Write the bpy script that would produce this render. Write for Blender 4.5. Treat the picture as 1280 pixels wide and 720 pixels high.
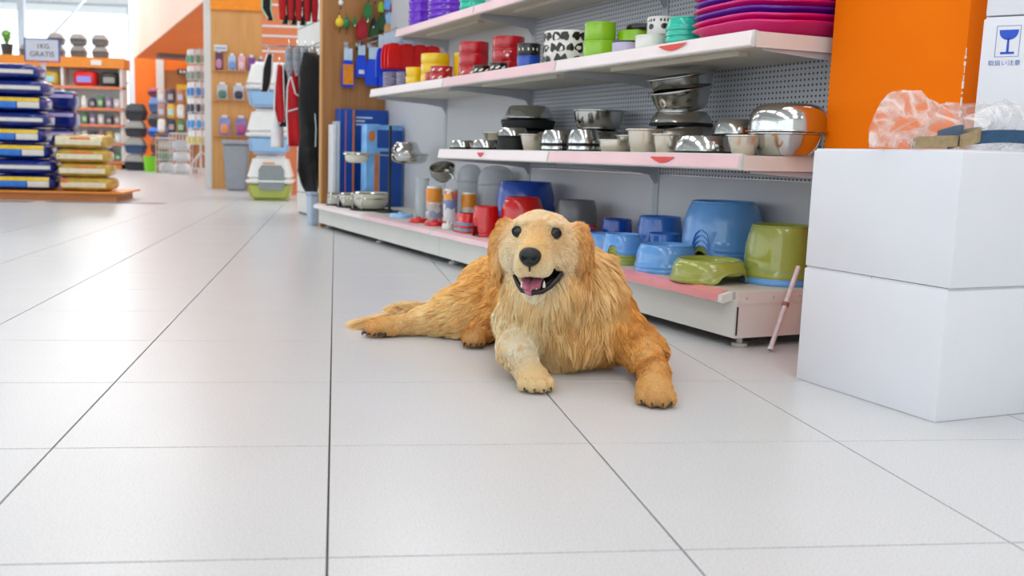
import bpy, bmesh, math, random
import numpy as np
from mathutils import Vector, Matrix, Euler

for _o in list(bpy.data.objects):
    bpy.data.objects.remove(_o)
scene = bpy.context.scene
col = scene.collection
PI = math.pi
random.seed(7)

# ------------------------------------------------------------------ camera
CAM_H = 0.494
YAW, PITCH, ROLL = 0.1109, 0.1407, 0.0243
cam_data = bpy.data.cameras.new('camera')
cam_data.sensor_width = 36.0
cam_data.lens = 36.0 * 1197.6 / 1280.0
cam_data.shift_x = (640 - 549.7) / 1280.0
cam_data.shift_y = 0.0
cam_data.clip_start = 0.05
cam_data.clip_end = 200
cam_data.dof.use_dof = True
cam_data.dof.focus_distance = 2.15
cam_data.dof.aperture_fstop = 5.0
cam = bpy.data.objects.new('camera', cam_data)
col.objects.link(cam)
_fw = Vector((math.sin(YAW) * math.cos(PITCH), math.cos(YAW) * math.cos(PITCH), -math.sin(PITCH)))
_r0 = Vector((math.cos(YAW), -math.sin(YAW), 0))
_u0 = _r0.cross(_fw)
_r = _r0 * math.cos(ROLL) + _u0 * math.sin(ROLL)
_u = -_r0 * math.sin(ROLL) + _u0 * math.cos(ROLL)
_m = Matrix((_r, _u, -_fw)).transposed().to_4x4()
_m.translation = (0, 0, CAM_H)
cam.matrix_world = _m
scene.camera = cam

# ------------------------------------------------------------------ daylight, lamps, exposure
world = bpy.data.worlds.new('overcast_sky')
scene.world = world
world.use_nodes = True
_bg = world.node_tree.nodes['Background']
_bg.inputs[0].default_value = (0.90, 0.955, 1.0, 1)
_bg.inputs[1].default_value = 4.2
scene.view_settings.view_transform = 'Standard'
scene.view_settings.look = 'None'
scene.view_settings.gamma = 1.0
scene.view_settings.use_curve_mapping = False
scene.view_settings.exposure = -0.9
CEIL_Z = 4.3
LAMP_POWER = 42.0
def lamp_light(x, y, k=1.0):
    l = bpy.data.lights.new('unseen_ceiling_light', 'AREA')
    l.shape = 'RECTANGLE'; l.size = 1.15; l.size_y = 2.3
    l.energy = LAMP_POWER * k; l.color = (1.0, 1.0, 1.0)
    o = bpy.data.objects.new('unseen_ceiling_light', l)
    o.location = (x, y, CEIL_Z - 0.13); col.objects.link(o)
    return o

# ------------------------------------------------------------------ helpers
def lin(h):
    if isinstance(h, str):
        h = h.lstrip('#'); c = [int(h[i:i + 2], 16) / 255 for i in (0, 2, 4)]
    else:
        c = list(h)
        if max(c) > 1: c = [x / 255 for x in c]
    return tuple((x / 12.92 if x <= 0.04045 else ((x + 0.055) / 1.055) ** 2.4) for x in c)

MATS = {}
def M(name, c, rough=0.5, metal=0.0, var=0.06, scale=20.0, bump=0.0, bscale=80.0, spec=0.5, coat=0.0, trans=0.0, alpha=1.0, sheen=0.0, stretch=None):
    """procedural material: base colour with a noise variation and optional fine relief"""
    if name in MATS: return MATS[name]
    m = bpy.data.materials.new(name); m.use_nodes = True
    nt = m.node_tree; b = nt.nodes['Principled BSDF']
    c = lin(c)
    tc = nt.nodes.new('ShaderNodeTexCoord')
    vec = tc.outputs['Object']
    if stretch:
        mp = nt.nodes.new('ShaderNodeMapping'); mp.inputs['Scale'].default_value = stretch
        nt.links.new(vec, mp.inputs['Vector']); vec = mp.outputs['Vector']
    nz = nt.nodes.new('ShaderNodeTexNoise'); nz.inputs['Scale'].default_value = scale; nz.inputs['Detail'].default_value = 4
    nt.links.new(vec, nz.inputs['Vector'])
    rp = nt.nodes.new('ShaderNodeValToRGB')
    rp.color_ramp.elements[0].position = 0.3; rp.color_ramp.elements[1].position = 0.7
    rp.color_ramp.elements[0].color = tuple(x * (1 - var) for x in c) + (1,)
    rp.color_ramp.elements[1].color = tuple(min(1, x * (1 + var)) for x in c) + (1,)
    nt.links.new(nz.outputs['Fac'], rp.inputs['Fac'])
    nt.links.new(rp.outputs['Color'], b.inputs['Base Color'])
    b.inputs['Roughness'].default_value = rough
    b.inputs['Metallic'].default_value = metal
    b.inputs['Specular IOR Level'].default_value = spec
    b.inputs['Coat Weight'].default_value = coat
    b.inputs['Transmission Weight'].default_value = trans
    b.inputs['Alpha'].default_value = alpha
    b.inputs['Sheen Weight'].default_value = sheen
    if bump:
        n2 = nt.nodes.new('ShaderNodeTexNoise'); n2.inputs['Scale'].default_value = bscale; n2.inputs['Detail'].default_value = 3
        nt.links.new(vec, n2.inputs['Vector'])
        bp = nt.nodes.new('ShaderNodeBump'); bp.inputs['Strength'].default_value = bump; bp.inputs['Distance'].default_value = 0.004
        nt.links.new(n2.outputs['Fac'], bp.inputs['Height'])
        nt.links.new(bp.outputs['Normal'], b.inputs['Normal'])
    MATS[name] = m
    return m

def link(o, parent=None):
    col.objects.link(o)
    if parent is not None: o.parent = parent
    return o

def mesh(name, verts, faces, mat=None, parent=None, smooth=False, loc=None, rot=None, mi=None):
    me = bpy.data.meshes.new(name)
    me.from_pydata([tuple(v) for v in verts], [], [tuple(f) for f in faces])
    mats = mat if isinstance(mat, (list, tuple)) else [mat]
    for k in mats:
        if k: me.materials.append(k)
    if mi is not None: me.polygons.foreach_set('material_index', mi)
    if smooth: me.polygons.foreach_set('use_smooth', [True] * len(me.polygons))
    me.update()
    o = bpy.data.objects.new(name, me)
    link(o, parent)
    if loc is not None: o.location = loc
    if rot is not None: o.rotation_euler = rot if hasattr(rot, '__len__') else (0, 0, rot)
    return o

def autosmooth(o, deg=35):
    me = o.data
    bm = bmesh.new(); bm.from_mesh(me)
    for f in bm.faces: f.smooth = True
    lim = math.radians(deg)
    for e in bm.edges:
        e.smooth = not (len(e.link_faces) == 2 and e.calc_face_angle(0) > lim)
    bm.to_mesh(me); bm.free()
    return o

class G:
    """collects vertices and faces of one part"""
    def __init__(s): s.v = []; s.f = []; s.mi = []
    def add(s, v, f, mi=0):
        k = len(s.v); s.v += [tuple(p) for p in v]; s.f += [tuple(i + k for i in q) for q in f]; s.mi += [mi] * len(f); return s
    def box(s, a, b, mi=0, m=None):
        x0, y0, z0 = a; x1, y1, z1 = b
        v = [(x0, y0, z0), (x1, y0, z0), (x1, y1, z0), (x0, y1, z0), (x0, y0, z1), (x1, y0, z1), (x1, y1, z1), (x0, y1, z1)]
        if m is not None: v = [m @ Vector(p) for p in v]
        return s.add(v, [(3, 2, 1, 0), (4, 5, 6, 7), (0, 1, 5, 4), (1, 2, 6, 5), (2, 3, 7, 6), (3, 0, 4, 7)], mi)
    def prism(s, poly, y0, y1, axis='y', mi=0):
        n = len(poly)
        def P(a, b, t): return {'y': (a, t, b), 'x': (t, a, b), 'z': (a, b, t)}[axis]
        v = [P(a, b, y0) for a, b in poly] + [P(a, b, y1) for a, b in poly]
        f = [tuple(range(n)), tuple(range(2 * n - 1, n - 1, -1))] + [(i, i + n, (i + 1) % n + n, (i + 1) % n) for i in range(n)]
        return s.add(v, f, mi)
    def lathe(s, prof, seg=32, closed=False, m=None, mi=0, zf=None):
        v = []; f = []
        n = len(prof)
        for k in range(seg):
            a = 2 * PI * k / seg
            for i, (r, z) in enumerate(prof):
                zz = zf(i, a, z) if zf else z
                v.append(Vector((r * math.cos(a), r * math.sin(a), zz)))
        for k in range(seg):
            k2 = (k + 1) % seg
            for i in range(n if closed else n - 1):
                j = (i + 1) % n
                f.append((k * n + i, k2 * n + i, k2 * n + j, k * n + j))
        if not closed:
            if prof[0][0] > 1e-6: pass
        if m is not None: v = [m @ p for p in v]
        return s.add(v, f, mi)
    def tube(s, pts, r, seg=8, cap=True, mi=0):
        pts = [Vector(p) for p in pts]; n = len(pts)
        rs = r if hasattr(r, '__len__') else [r] * n
        up = Vector((0, 0, 1)); v = []; f = []; prev = None
        for i, p in enumerate(pts):
            t = (pts[min(i + 1, n - 1)] - pts[max(i - 1, 0)]).normalized()
            if prev is None:
                a = t.cross(up)
                if a.length < 1e-3: a = t.cross(Vector((1, 0, 0)))
            else:
                a = prev - t * prev.dot(t)
                if a.length < 1e-4: a = t.cross(up)
            a.normalize(); prev = a; b = t.cross(a)
            for k in range(seg):
                w = 2 * PI * k / seg
                v.append(p + (a * math.cos(w) + b * math.sin(w)) * rs[i])
        for i in range(n - 1):
            for k in range(seg):
                k2 = (k + 1) % seg
                f.append((i * seg + k, i * seg + k2, (i + 1) * seg + k2, (i + 1) * seg + k))
        if cap:
            f.append(tuple(range(seg - 1, -1, -1))); f.append(tuple((n - 1) * seg + k for k in range(seg)))
        return s.add(v, f, mi)
    def cyl(s, c, r, h, seg=20, mi=0, r2=None):
        r2 = r if r2 is None else r2
        v = []; 
        for k in range(seg):
            w = 2 * PI * k / seg
            v.append((c[0] + r * math.cos(w), c[1] + r * math.sin(w), c[2]))
        for k in range(seg):
            w = 2 * PI * k / seg
            v.append((c[0] + r2 * math.cos(w), c[1] + r2 * math.sin(w), c[2] + h))
        f = [(k, (k + 1) % seg, (k + 1) % seg + seg, k + seg) for k in range(seg)]
        f += [tuple(range(seg - 1, -1, -1)), tuple(range(seg, 2 * seg))]
        return s.add(v, f, mi)
    def ell(s, c, r, seg=16, rings=10, m=None, mi=0, p=2.0):
        """(super)ellipsoid"""
        v = []; f = []
        def sg(x, e): return math.copysign(abs(x) ** e, x)
        e = 2.0 / p
        for i in range(rings + 1):
            t = -PI / 2 + PI * i / rings
            for k in range(seg):
                w = 2 * PI * k / seg
                q = Vector((r[0] * sg(math.cos(t), e) * sg(math.cos(w), e), r[1] * sg(math.cos(t), e) * sg(math.sin(w), e), r[2] * sg(math.sin(t), e)))
                if m is not None: q = m @ q
                v.append(q + Vector(c))
        for i in range(rings):
            for k in range(seg):
                k2 = (k + 1) % seg
                f.append((i * seg + k, i * seg + k2, (i + 1) * seg + k2, (i + 1) * seg + k))
        return s.add(v, f, mi)
    def build(s, name, mat, parent=None, smooth=None, loc=None, rot=None):
        o = mesh(name, s.v, s.f, mat, parent, False, loc, rot, s.mi if isinstance(mat, (list, tuple)) else None)
        if smooth is not None:
            bm = bmesh.new(); bm.from_mesh(o.data)
            bmesh.ops.remove_doubles(bm, verts=bm.verts, dist=1e-6)
            bmesh.ops.recalc_face_normals(bm, faces=bm.faces)
            bm.to_mesh(o.data); bm.free()
            autosmooth(o, smooth)
        return o

def rbox(name, a, b, bev, mat, parent=None, seg=2, loc=None, rot=None):
    o = G().box(a, b).build(name, mat, parent, None, loc, rot)
    bm = bmesh.new(); bm.from_mesh(o.data)
    bmesh.ops.bevel(bm, geom=list(bm.edges), offset=bev, segments=seg, profile=0.6, affect='EDGES', clamp_overlap=True)
    bm.to_mesh(o.data); bm.free()
    autosmooth(o, 40)
    return o

def thing(name, label, cat, loc=(0, 0, 0), rz=0.0, group=None):
    o = bpy.data.objects.new(name, None); col.objects.link(o)
    o.empty_display_size = 0.05
    o.location = loc; o.rotation_euler = rz if hasattr(rz, '__len__') else (0, 0, rz)
    return tag(o, label, cat, group)
def tag(o, label, cat, group=None):
    o['label'] = label; o['category'] = cat
    if group: o['group'] = group
    return o
def struct(o, label=None):
    o['kind'] = 'structure'
    if label: o['label'] = label
    return o
def dup(root, loc=None, rz=None, label=None):
    r = root.copy(); col.objects.link(r)
    if loc is not None: r.location = loc
    if rz is not None: r.rotation_euler = rz if hasattr(rz, '__len__') else (0, 0, rz)
    if label: r['label'] = label
    for ch in root.children:
        c = ch.copy(); col.objects.link(c); c.parent = r
        for g in ch.children:
            d = g.copy(); col.objects.link(d); d.parent = c
    return r

def text_mesh(name, body, size, mat, parent, loc, rot, extrude=0.0004, align='CENTER', stretch=1.0):
    cu = bpy.data.curves.new(name, 'FONT'); cu.body = body; cu.size = size; cu.extrude = extrude
    cu.align_x = align; cu.align_y = 'CENTER'; cu.resolution_u = 3
    t = bpy.data.objects.new(name + '_tmp', cu); col.objects.link(t)
    bpy.context.view_layer.update()
    dg = bpy.context.evaluated_depsgraph_get()
    me = bpy.data.meshes.new_from_object(t.evaluated_get(dg))
    bpy.data.objects.remove(t); bpy.data.curves.remove(cu)
    me.materials.clear(); me.materials.append(mat)
    o = bpy.data.objects.new(name, me); link(o, parent); o.location = loc; o.rotation_euler = rot
    o.scale = (stretch, 1, 1)
    return o

# the shelving runs at an angle to the floor tiles: local x = into the shelf, local y = along its front
SH = Vector((1.045, 2.377, 0)); TH = math.radians(16.67)
def W(sv, n, z=0.0):
    return Vector((SH.x + n * math.cos(TH) - sv * math.sin(TH), SH.y + n * math.sin(TH) + sv * math.cos(TH), z))
# ------------------------------------------------------------------ floor of ceramic tiles
TILE = 0.45
def tile_material(name, joints):
    m = bpy.data.materials.new(name); m.use_nodes = True
    nt = m.node_tree; b = nt.nodes['Principled BSDF']; L = nt.links
    geo = nt.nodes.new('ShaderNodeNewGeometry'); pos = geo.outputs['Position']
    def noise(sc, det):
        n = nt.nodes.new('ShaderNodeTexNoise'); n.inputs['Scale'].default_value = sc; n.inputs['Detail'].default_value = det
        L.new(pos, n.inputs['Vector']); return n.outputs['Fac']
    r1 = nt.nodes.new('ShaderNodeValToRGB')
    r1.color_ramp.elements[0].position = 0.33; r1.color_ramp.elements[0].color = lin((0.735, 0.740, 0.748)) + (1,)
    r1.color_ramp.elements[1].position = 0.56; r1.color_ramp.elements[1].color = lin((0.812, 0.818, 0.828)) + (1,)
    L.new(noise(320, 4), r1.inputs['Fac'])
    r2 = nt.nodes.new('ShaderNodeValToRGB')
    r2.color_ramp.elements[0].position = 0.3; r2.color_ramp.elements[0].color = (0.975, 0.975, 0.972, 1)
    r2.color_ramp.elements[1].position = 0.7; r2.color_ramp.elements[1].color = (1, 1, 1, 1)
    L.new(noise(5, 5), r2.inputs['Fac'])
    mx = nt.nodes.new('ShaderNodeMix'); mx.data_type = 'RGBA'; mx.blend_type = 'MULTIPLY'; mx.inputs['Factor'].default_value = 1
    L.new(r1.outputs['Color'], mx.inputs['A']); L.new(r2.outputs['Color'], mx.inputs['B'])
    out = mx.outputs['Result']
    if joints:
        br = nt.nodes.new('ShaderNodeTexBrick'); br.offset = 0; br.offset_frequency = 1; br.squash = 1
        br.inputs['Scale'].default_value = 1.0; br.inputs['Mortar Size'].default_value = 0.0016
        br.inputs['Brick Width'].default_value = TILE; br.inputs['Row Height'].default_value = TILE
        br.inputs['Color1'].default_value = (1, 1, 1, 1); br.inputs['Color2'].default_value = (1, 1, 1, 1); br.inputs['Mortar'].default_value = (0.25, 0.25, 0.25, 1)
        mp = nt.nodes.new('ShaderNodeMapping'); mp.inputs['Location'].default_value = (0.0124 * TILE + TILE * 60, -0.4918 * TILE + TILE * 60, 0)
        L.new(pos, mp.inputs['Vector']); L.new(mp.outputs['Vector'], br.inputs['Vector'])
        m2 = nt.nodes.new('ShaderNodeMix'); m2.data_type = 'RGBA'; m2.blend_type = 'MULTIPLY'; m2.inputs['Factor'].default_value = 1
        L.new(out, m2.inputs['A']); L.new(br.outputs['Color'], m2.inputs['B']); out = m2.outputs['Result']
    L.new(out, b.inputs['Base Color'])
    rr = nt.nodes.new('ShaderNodeMapRange'); rr.inputs['To Min'].default_value = 0.27; rr.inputs['To Max'].default_value = 0.31
    L.new(noise(9, 4), rr.inputs['Value']); L.new(rr.outputs['Result'], b.inputs['Roughness'])
    bp = nt.nodes.new('ShaderNodeBump'); bp.inputs['Strength'].default_value = 0.06; bp.inputs['Distance'].default_value = 0.002
    L.new(noise(120, 3), bp.inputs['Height']); L.new(bp.outputs['Normal'], b.inputs['Normal'])
    b.inputs['Specular IOR Level'].default_value = 0.45
    return m
m_tile = tile_material('ceramic_tile', False)
m_tile_far = tile_material('ceramic_tile_far', True)
m_grout = M('grout', (0.30, 0.30, 0.30), 0.9, var=0.2, scale=60)

C0, C1, R0, R1 = -6, 5, -1, 26            # tile columns and rows that are laid one by one
tx = lambda c: (c - 0.0124) * TILE
ty = lambda r: (r + 2.4918) * TILE
XA, XB, YA, YB = -13.0, 7.0, -6.0, 30.0
fx = [XA, tx(C0), tx(C1), XB]; fy = [YA, ty(R0), ty(R1), YB]
g = G()
for i in range(3):
    for j in range(3):
        z = -0.004 if (i == 1 and j == 1) else 0.0
        g.add([(fx[i], fy[j], z), (fx[i + 1], fy[j], z), (fx[i + 1], fy[j + 1], z), (fx[i], fy[j + 1], z)], [(0, 1, 2, 3)], 0 if (i == 1 and j == 1) else 1)
g.box((XA, YA, -0.2), (XB, YB, -0.01), 0)
floor = struct(g.build('floor', [m_grout, m_tile_far]), 'glossy off-white tiled shop floor')
gap = 0.0015
tile_mesh = None
rt = random.Random(3)
for c in range(C0, C1):
    for r in range(R0, R1):
        x = (tx(c) + tx(c + 1)) / 2; y = (ty(r) + ty(r + 1)) / 2
        if tile_mesh is None:
            h = TILE / 2 - gap
            o = G().box((-h, -h, -0.0038), (h, h, 0)).build('tile', m_tile, floor)
            bm = bmesh.new(); bm.from_mesh(o.data)
            top = [e for e in bm.edges if all(v.co.z > -1e-5 for v in e.verts)]
            bmesh.ops.bevel(bm, geom=top, offset=0.0005, segments=1, affect='EDGES')
            bm.to_mesh(o.data); bm.free(); tile_mesh = o.data
        else:
            o = bpy.data.objects.new('tile', tile_mesh); link(o, floor)
        o.location = (x, y, rt.uniform(-0.00015, 0.0))

# ------------------------------------------------------------------ shell: ceiling, right wall, glazed fronts
m_wallw = M('white_plaster', (0.86, 0.86, 0.85), 0.8, bump=0.1, var=0.02)
m_ceil = M('ceiling_paint', (0.80, 0.80, 0.79), 0.9, var=0.03, scale=3)
m_steel = M('painted_steel_grey', (0.74, 0.78, 0.82), 0.45, var=0.05)
def glass_mat():
    m = bpy.data.materials.new('window_glass'); m.use_nodes = True; nt = m.node_tree
    nt.nodes.remove(nt.nodes['Principled BSDF'])
    out = nt.nodes['Material Output']; mx = nt.nodes.new('ShaderNodeMixShader')
    t = nt.nodes.new('ShaderNodeBsdfTransparent'); t.inputs[0].default_value = (0.97, 0.985, 0.99, 1)
    gl = nt.nodes.new('ShaderNodeBsdfGlossy'); gl.inputs['Roughness'].default_value = 0.02
    mx.inputs[0].default_value = 0.06
    nt.links.new(t.outputs[0], mx.inputs[1]); nt.links.new(gl.outputs[0], mx.inputs[2]); nt.links.new(mx.outputs[0], out.inputs[0])
    return m
m_glass = glass_mat()
struct(G().box((XA, YA, CEIL_Z), (XB, YB, CEIL_Z + 0.2)).build('ceiling', m_ceil))
struct(G().box((5.2, YA, 0), (5.4, YB, CEIL_Z)).build('wall_right', m_wallw))

def glazing(name, p0, p1, npan, zsplit=(0.12, 2.2, CEIL_Z)):
    p0 = Vector(p0); p1 = Vector(p1); d = (p1 - p0); ln = d.length; ang = math.atan2(d.y, d.x)
    fr = G()
    for z in (0.06, *zsplit[1:]): fr.box((0, -0.04, z - 0.06), (ln, 0.04, z + 0.03 if z < CEIL_Z - .1 else CEIL_Z))
    w = struct(fr.build(name, m_steel, None, None, p0, ang), 'tall shopfront glazing with grey steel frame')
    for k in range(npan + 1):
        x = ln * k / npan
        G().box((x - 0.035, -0.05, 0), (x + 0.035, 0.05, CEIL_Z)).build('mullion', m_steel, w)
    for k in range(npan):
        for z0, z1 in zip(zsplit[:-1], zsplit[1:]):
            G().box((ln * k / npan + 0.035, -0.006, z0), (ln * (k + 1) / npan - 0.035, 0.006, z1 - 0.06)).build('pane', m_glass, w)
    return w
glazing('window_1', (XA + 0.1, YB - 2.0, 0), (1.5, YB - 2.0, 0), 4)
glazing('window_2', (-4.6, 7.6, 0), (-4.6, YA + 0.2, 0), 6)
glazing('window_4', (-9.4, 7.7, 0), (-4.6, 7.7, 0), 2)
glazing('window_5', (-9.4, YB - 2.2, 0), (-9.4, 7.8, 0), 8)
glazing('window_3', (-4.6, YA + 0.1, 0), (-0.4, YA + 0.1, 0), 2)
struct(G().box((-0.4, YA + 0.02, 0), (5.2, YA + 0.2, CEIL_Z)).build('wall_front_light_block', m_wallw))  # unseen wall added to cut the light on faces turned to the camera
struct(G().box((1.5, YB - 2.05, 0), (5.2, YB - 1.9, CEIL_Z)).build('wall_back', m_wallw))

m_lamp = bpy.data.materials.new('lamp_diffuser'); m_lamp.use_nodes = True
_b = m_lamp.node_tree.nodes['Principled BSDF']; _b.inputs['Base Color'].default_value = (0.9, 0.9, 0.9, 1)
_b.inputs['Emission Color'].default_value = (1, 0.98, 0.95, 1); _b.inputs['Emission Strength'].default_value = 2.5
for ix, x in enumerate((-5.6, -2.4, 0.8, 3.6)):
    for iy, y in enumerate((-3.5, -0.4, 2.7, 5.8, 9.4, 13.0, 17.0, 21.0, 24.5)):
        if x == -5.6: x = -5.2
        if x < -4 and y < 8: continue
        t = thing('unseen_ceiling_lamp', 'unseen long white fluorescent ceiling lamp lighting the shop aisle from above', 'lamp', (x, y, CEIL_Z - 0.1), 0, 'unseen ceiling lamps in rows')
        g = G(); g.box((-0.6, -1.2, 0.0), (0.6, 1.2, 0.1)); g.build('housing', M('lamp_housing', (0.9, 0.9, 0.9), 0.5), t)
        G().box((-0.575, -1.15, -0.012), (0.575, 1.15, 0.0)).build('diffuser', m_lamp, t)
        l = lamp_light(x, y, {17.0: 3.0, 21.0: 4.4, 24.5: 4.4}.get(y, 0.95)); l.parent = t; l.location = (0, 0, -0.03)  # lamps are out of view; far rows added and boosted to brighten the back
# ------------------------------------------------------------------ long white shelving unit (four 1 m modules)
m_white = M('powder_white_metal', (0.86, 0.855, 0.83), 0.42, var=0.025, scale=6)
m_cream = M('powder_cream_metal', (0.83, 0.815, 0.76), 0.45, var=0.025, scale=6)
m_bracket = M('bracket_grey_metal', (0.72, 0.74, 0.77), 0.45, var=0.03)
m_pink = M('price_strip_pink', (0.93, 0.78, 0.80), 0.3, var=0.07, scale=3)
m_pinkd = M('price_strip_rose', (0.90, 0.56, 0.57), 0.3, var=0.08, scale=5)
m_palepink = M('price_strip_pale', (0.95, 0.90, 0.90), 0.3, var=0.04, scale=3)
m_endpink = M('end_plate_pinkish', (0.87, 0.835, 0.815), 0.45, var=0.02)
m_darkgap = M('shadow_gap_metal', (0.22, 0.22, 0.22), 0.7)
def pegboard():
    m = bpy.data.materials.new('pegboard_metal'); m.use_nodes = True; nt = m.node_tree; b = nt.nodes['Principled BSDF']; L = nt.links
    tc = nt.nodes.new('ShaderNodeTexCoord'); sp = nt.nodes.new('ShaderNodeSeparateXYZ'); L.new(tc.outputs['Object'], sp.inputs[0])
    def cell(sock, pitch):
        d = nt.nodes.new('ShaderNodeMath'); d.operation = 'DIVIDE'; L.new(sock, d.inputs[0]); d.inputs[1].default_value = pitch
        fr = nt.nodes.new('ShaderNodeMath'); fr.operation = 'FRACT'; L.new(d.outputs[0], fr.inputs[0])
        sb = nt.nodes.new('ShaderNodeMath'); sb.operation = 'SUBTRACT'; L.new(fr.outputs[0], sb.inputs[0]); sb.inputs[1].default_value = 0.5
        ab = nt.nodes.new('ShaderNodeMath'); ab.operation = 'ABSOLUTE'; L.new(sb.outputs[0], ab.inputs[0])
        return ab.outputs[0]
    a = cell(sp.outputs['Y'], 0.0165); c = cell(sp.outputs['Z'], 0.0165)
    mxm = nt.nodes.new('ShaderNodeMath'); mxm.operation = 'MAXIMUM'; L.new(a, mxm.inputs[0]); L.new(c, mxm.inputs[1])
    lt = nt.nodes.new('ShaderNodeMath'); lt.operation = 'LESS_THAN'; L.new(mxm.outputs[0], lt.inputs[0]); lt.inputs[1].default_value = 0.19
    mx = nt.nodes.new('ShaderNodeMix'); mx.data_type = 'RGBA'; L.new(lt.outputs[0], mx.inputs['Factor'])
    mx.inputs['A'].default_value = lin((0.76, 0.77, 0.80)) + (1,); mx.inputs['B'].default_value = lin((0.16, 0.16, 0.18)) + (1,)
    L.new(mx.outputs['Result'], b.inputs['Base Color']); b.inputs['Roughness'].default_value = 0.5
    bp = nt.nodes.new('ShaderNodeBump'); bp.invert = True; bp.inputs['Strength'].default_value = 0.6; bp.inputs['Distance'].default_value = 0.001
    L.new(lt.outputs[0], bp.inputs['Height']); L.new(bp.outputs['Normal'], b.inputs['Normal'])
    return m
m_peg = pegboard()
m_plain = M('plain_panel_metal', (0.80, 0.805, 0.82), 0.5, var=0.02, scale=5)

D = 0.445
unit = thing('shelving_unit', 'long white metal shelving unit with pink price strips full of pet bowls', 'shelf', SH, TH)
for k in range(4):
    s0, s1 = k + 0.0015, k + 0.9985
    G().box((0.0, s0, 0.028), (0.02, s1, 0.128)).build('plinth_panel', m_white, unit)
    G().box((0.006, s0, 0.128), (D, s1, 0.150)).build('base_deck', m_cream, unit)
    # sloping price strip along the base front
    g = G(); g.prism([(0.0, 0.150), (-0.034, 0.142), (-0.036, 0.122), (-0.030, 0.120), (0.0, 0.128)], s0 + (0.012 if k == 0 else 0), s1, 'y')
    rail = g.build('price_rail', m_white, unit)
    pm = [m_pinkd, m_pink, m_pink, m_palepink][k]
    g = G(); g.prism([(-0.002, 0.1522), (-0.0355, 0.1442), (-0.0375, 0.124), (-0.036, 0.124), (-0.034, 0.1428), (-0.002, 0.1505)], s0 + 0.03, s1 - 0.006, 'y')
    g.build('price_strip', pm, rail)
    # back: plain sheet low down, perforated sheet above
    G().box((D, s0, 0.004), (D + 0.012, s1, 0.432)).build('back_panel', m_plain, unit)
    if k < 2:
        z = 0.433
        for q in range(4):
            z1 = z + 0.385
            G().box((D, s0, z), (D + 0.012, s1, z1 - 0.0015)).build('pegboard_panel', m_peg, unit); z = z1
    else:
        G().box((D, s0, 0.433), (D + 0.012, s1, 0.83)).build('back_panel', m_plain, unit)
        G().box((D, s0, 0.8315), (D + 0.012, s1, 1.973)).build('back_panel', m_plain, unit)
for k in range(5):
    G().box((D - 0.004, max(0, k - 0.016), 0.02), (D + 0.045, min(4.0, k + 0.016), 1.98)).build('upright', m_bracket, unit)
# near end: folded plate and foot
G().box((0.0, -0.0025, 0.028), (D, 0.0, 0.118)).build('end_plate', m_endpink, unit)
G().box((0.0, -0.004, 0.118), (D, 0.0, 0.150)).build('end_flange', m_endpink, unit)
for q in range(3): G().cyl((0.03 + 0.09 * q, 0, 0), 0.0035, 0.0015, 10).build('rivet', m_bracket, unit, None, (0, -0.004, 0.134), (PI / 2, 0, 0))
G().box((0.002, -0.0035, 0.036), (0.0075, -0.002, 0.112)).build('slot_strip', m_darkgap, unit)
for k in range(5):
    g = G(); g.cyl((0.05, k + (0.035 if k == 0 else -0.05), 0.0), 0.021, 0.008); g.cyl((0.05, k + (0.035 if k == 0 else -0.05), 0.008), 0.008, 0.024)
    g.build('levelling_foot', m_white, unit, 40)
def shelf(s0, n0, z, nmod, mats, tilt_end=True, th=0.036):
    for k in range(nmod):
        a, b = s0 + k + 0.0015, s0 + k + 0.9985
        g = G(); g.box((n0 + 0.014, a, z - 0.028), (D - 0.004, b, z))
        bd = g.build('shelf_board', m_cream, unit)
        g = G(); g.box((n0 + 0.10, a + 0.18, z - 0.040), (n0 + 0.13, b - 0.18, z - 0.028)); g.build('stiffener', m_cream, bd)
        g = G(); g.prism([(n0 + 0.014, z), (n0 - 0.004, z + 0.004), (n0 - 0.012, z - th), (n0 - 0.004, z - th - 0.003), (n0 + 0.014, z - 0.028)], a, b, 'y')
        rl = g.build('price_rail', m_white, unit)
        g = G(); g.prism([(n0 - 0.0052, z + 0.0015), (n0 - 0.0122, z - th + 0.003), (n0 - 0.0135, z - th + 0.003), (n0 - 0.0065, z + 0.0015)], a + 0.004, b - 0.006, 'y')
        g.build('price_strip', mats[k], rl)
        for e, bs in ((a, 1), (b, -1)):
            y0 = e + 0.004 * bs
            g = G(); g.prism([(n0 + 0.03, z - 0.029), (n0 + 0.03, z - 0.045), (D - 0.12, z - 0.062), (D - 0.03, z - 0.075), (D - 0.004, z - 0.11), (D - 0.004, z - 0.029)], min(y0, y0 + 0.003 * bs), max(y0, y0 + 0.003 * bs), 'y')
            g.build('bracket', m_bracket, unit)
shelf(0, -0.008, 0.505, 2, [m_pink, m_palepink])
shelf(0, 0.006, 0.815, 3, [m_palepink, m_pink, m_palepink])
shelf(0, 0.145, 1.135, 3, [m_pink, m_pink, m_pink])
G().box((-0.008, -0.003, 0.466), (D, -0.001, 0.505)).build('shelf_end_plate', m_endpink, unit)
G().box((0.006, -0.003, 0.776), (D, -0.001, 0.815)).build('shelf_end_plate', m_endpink, unit)
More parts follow.
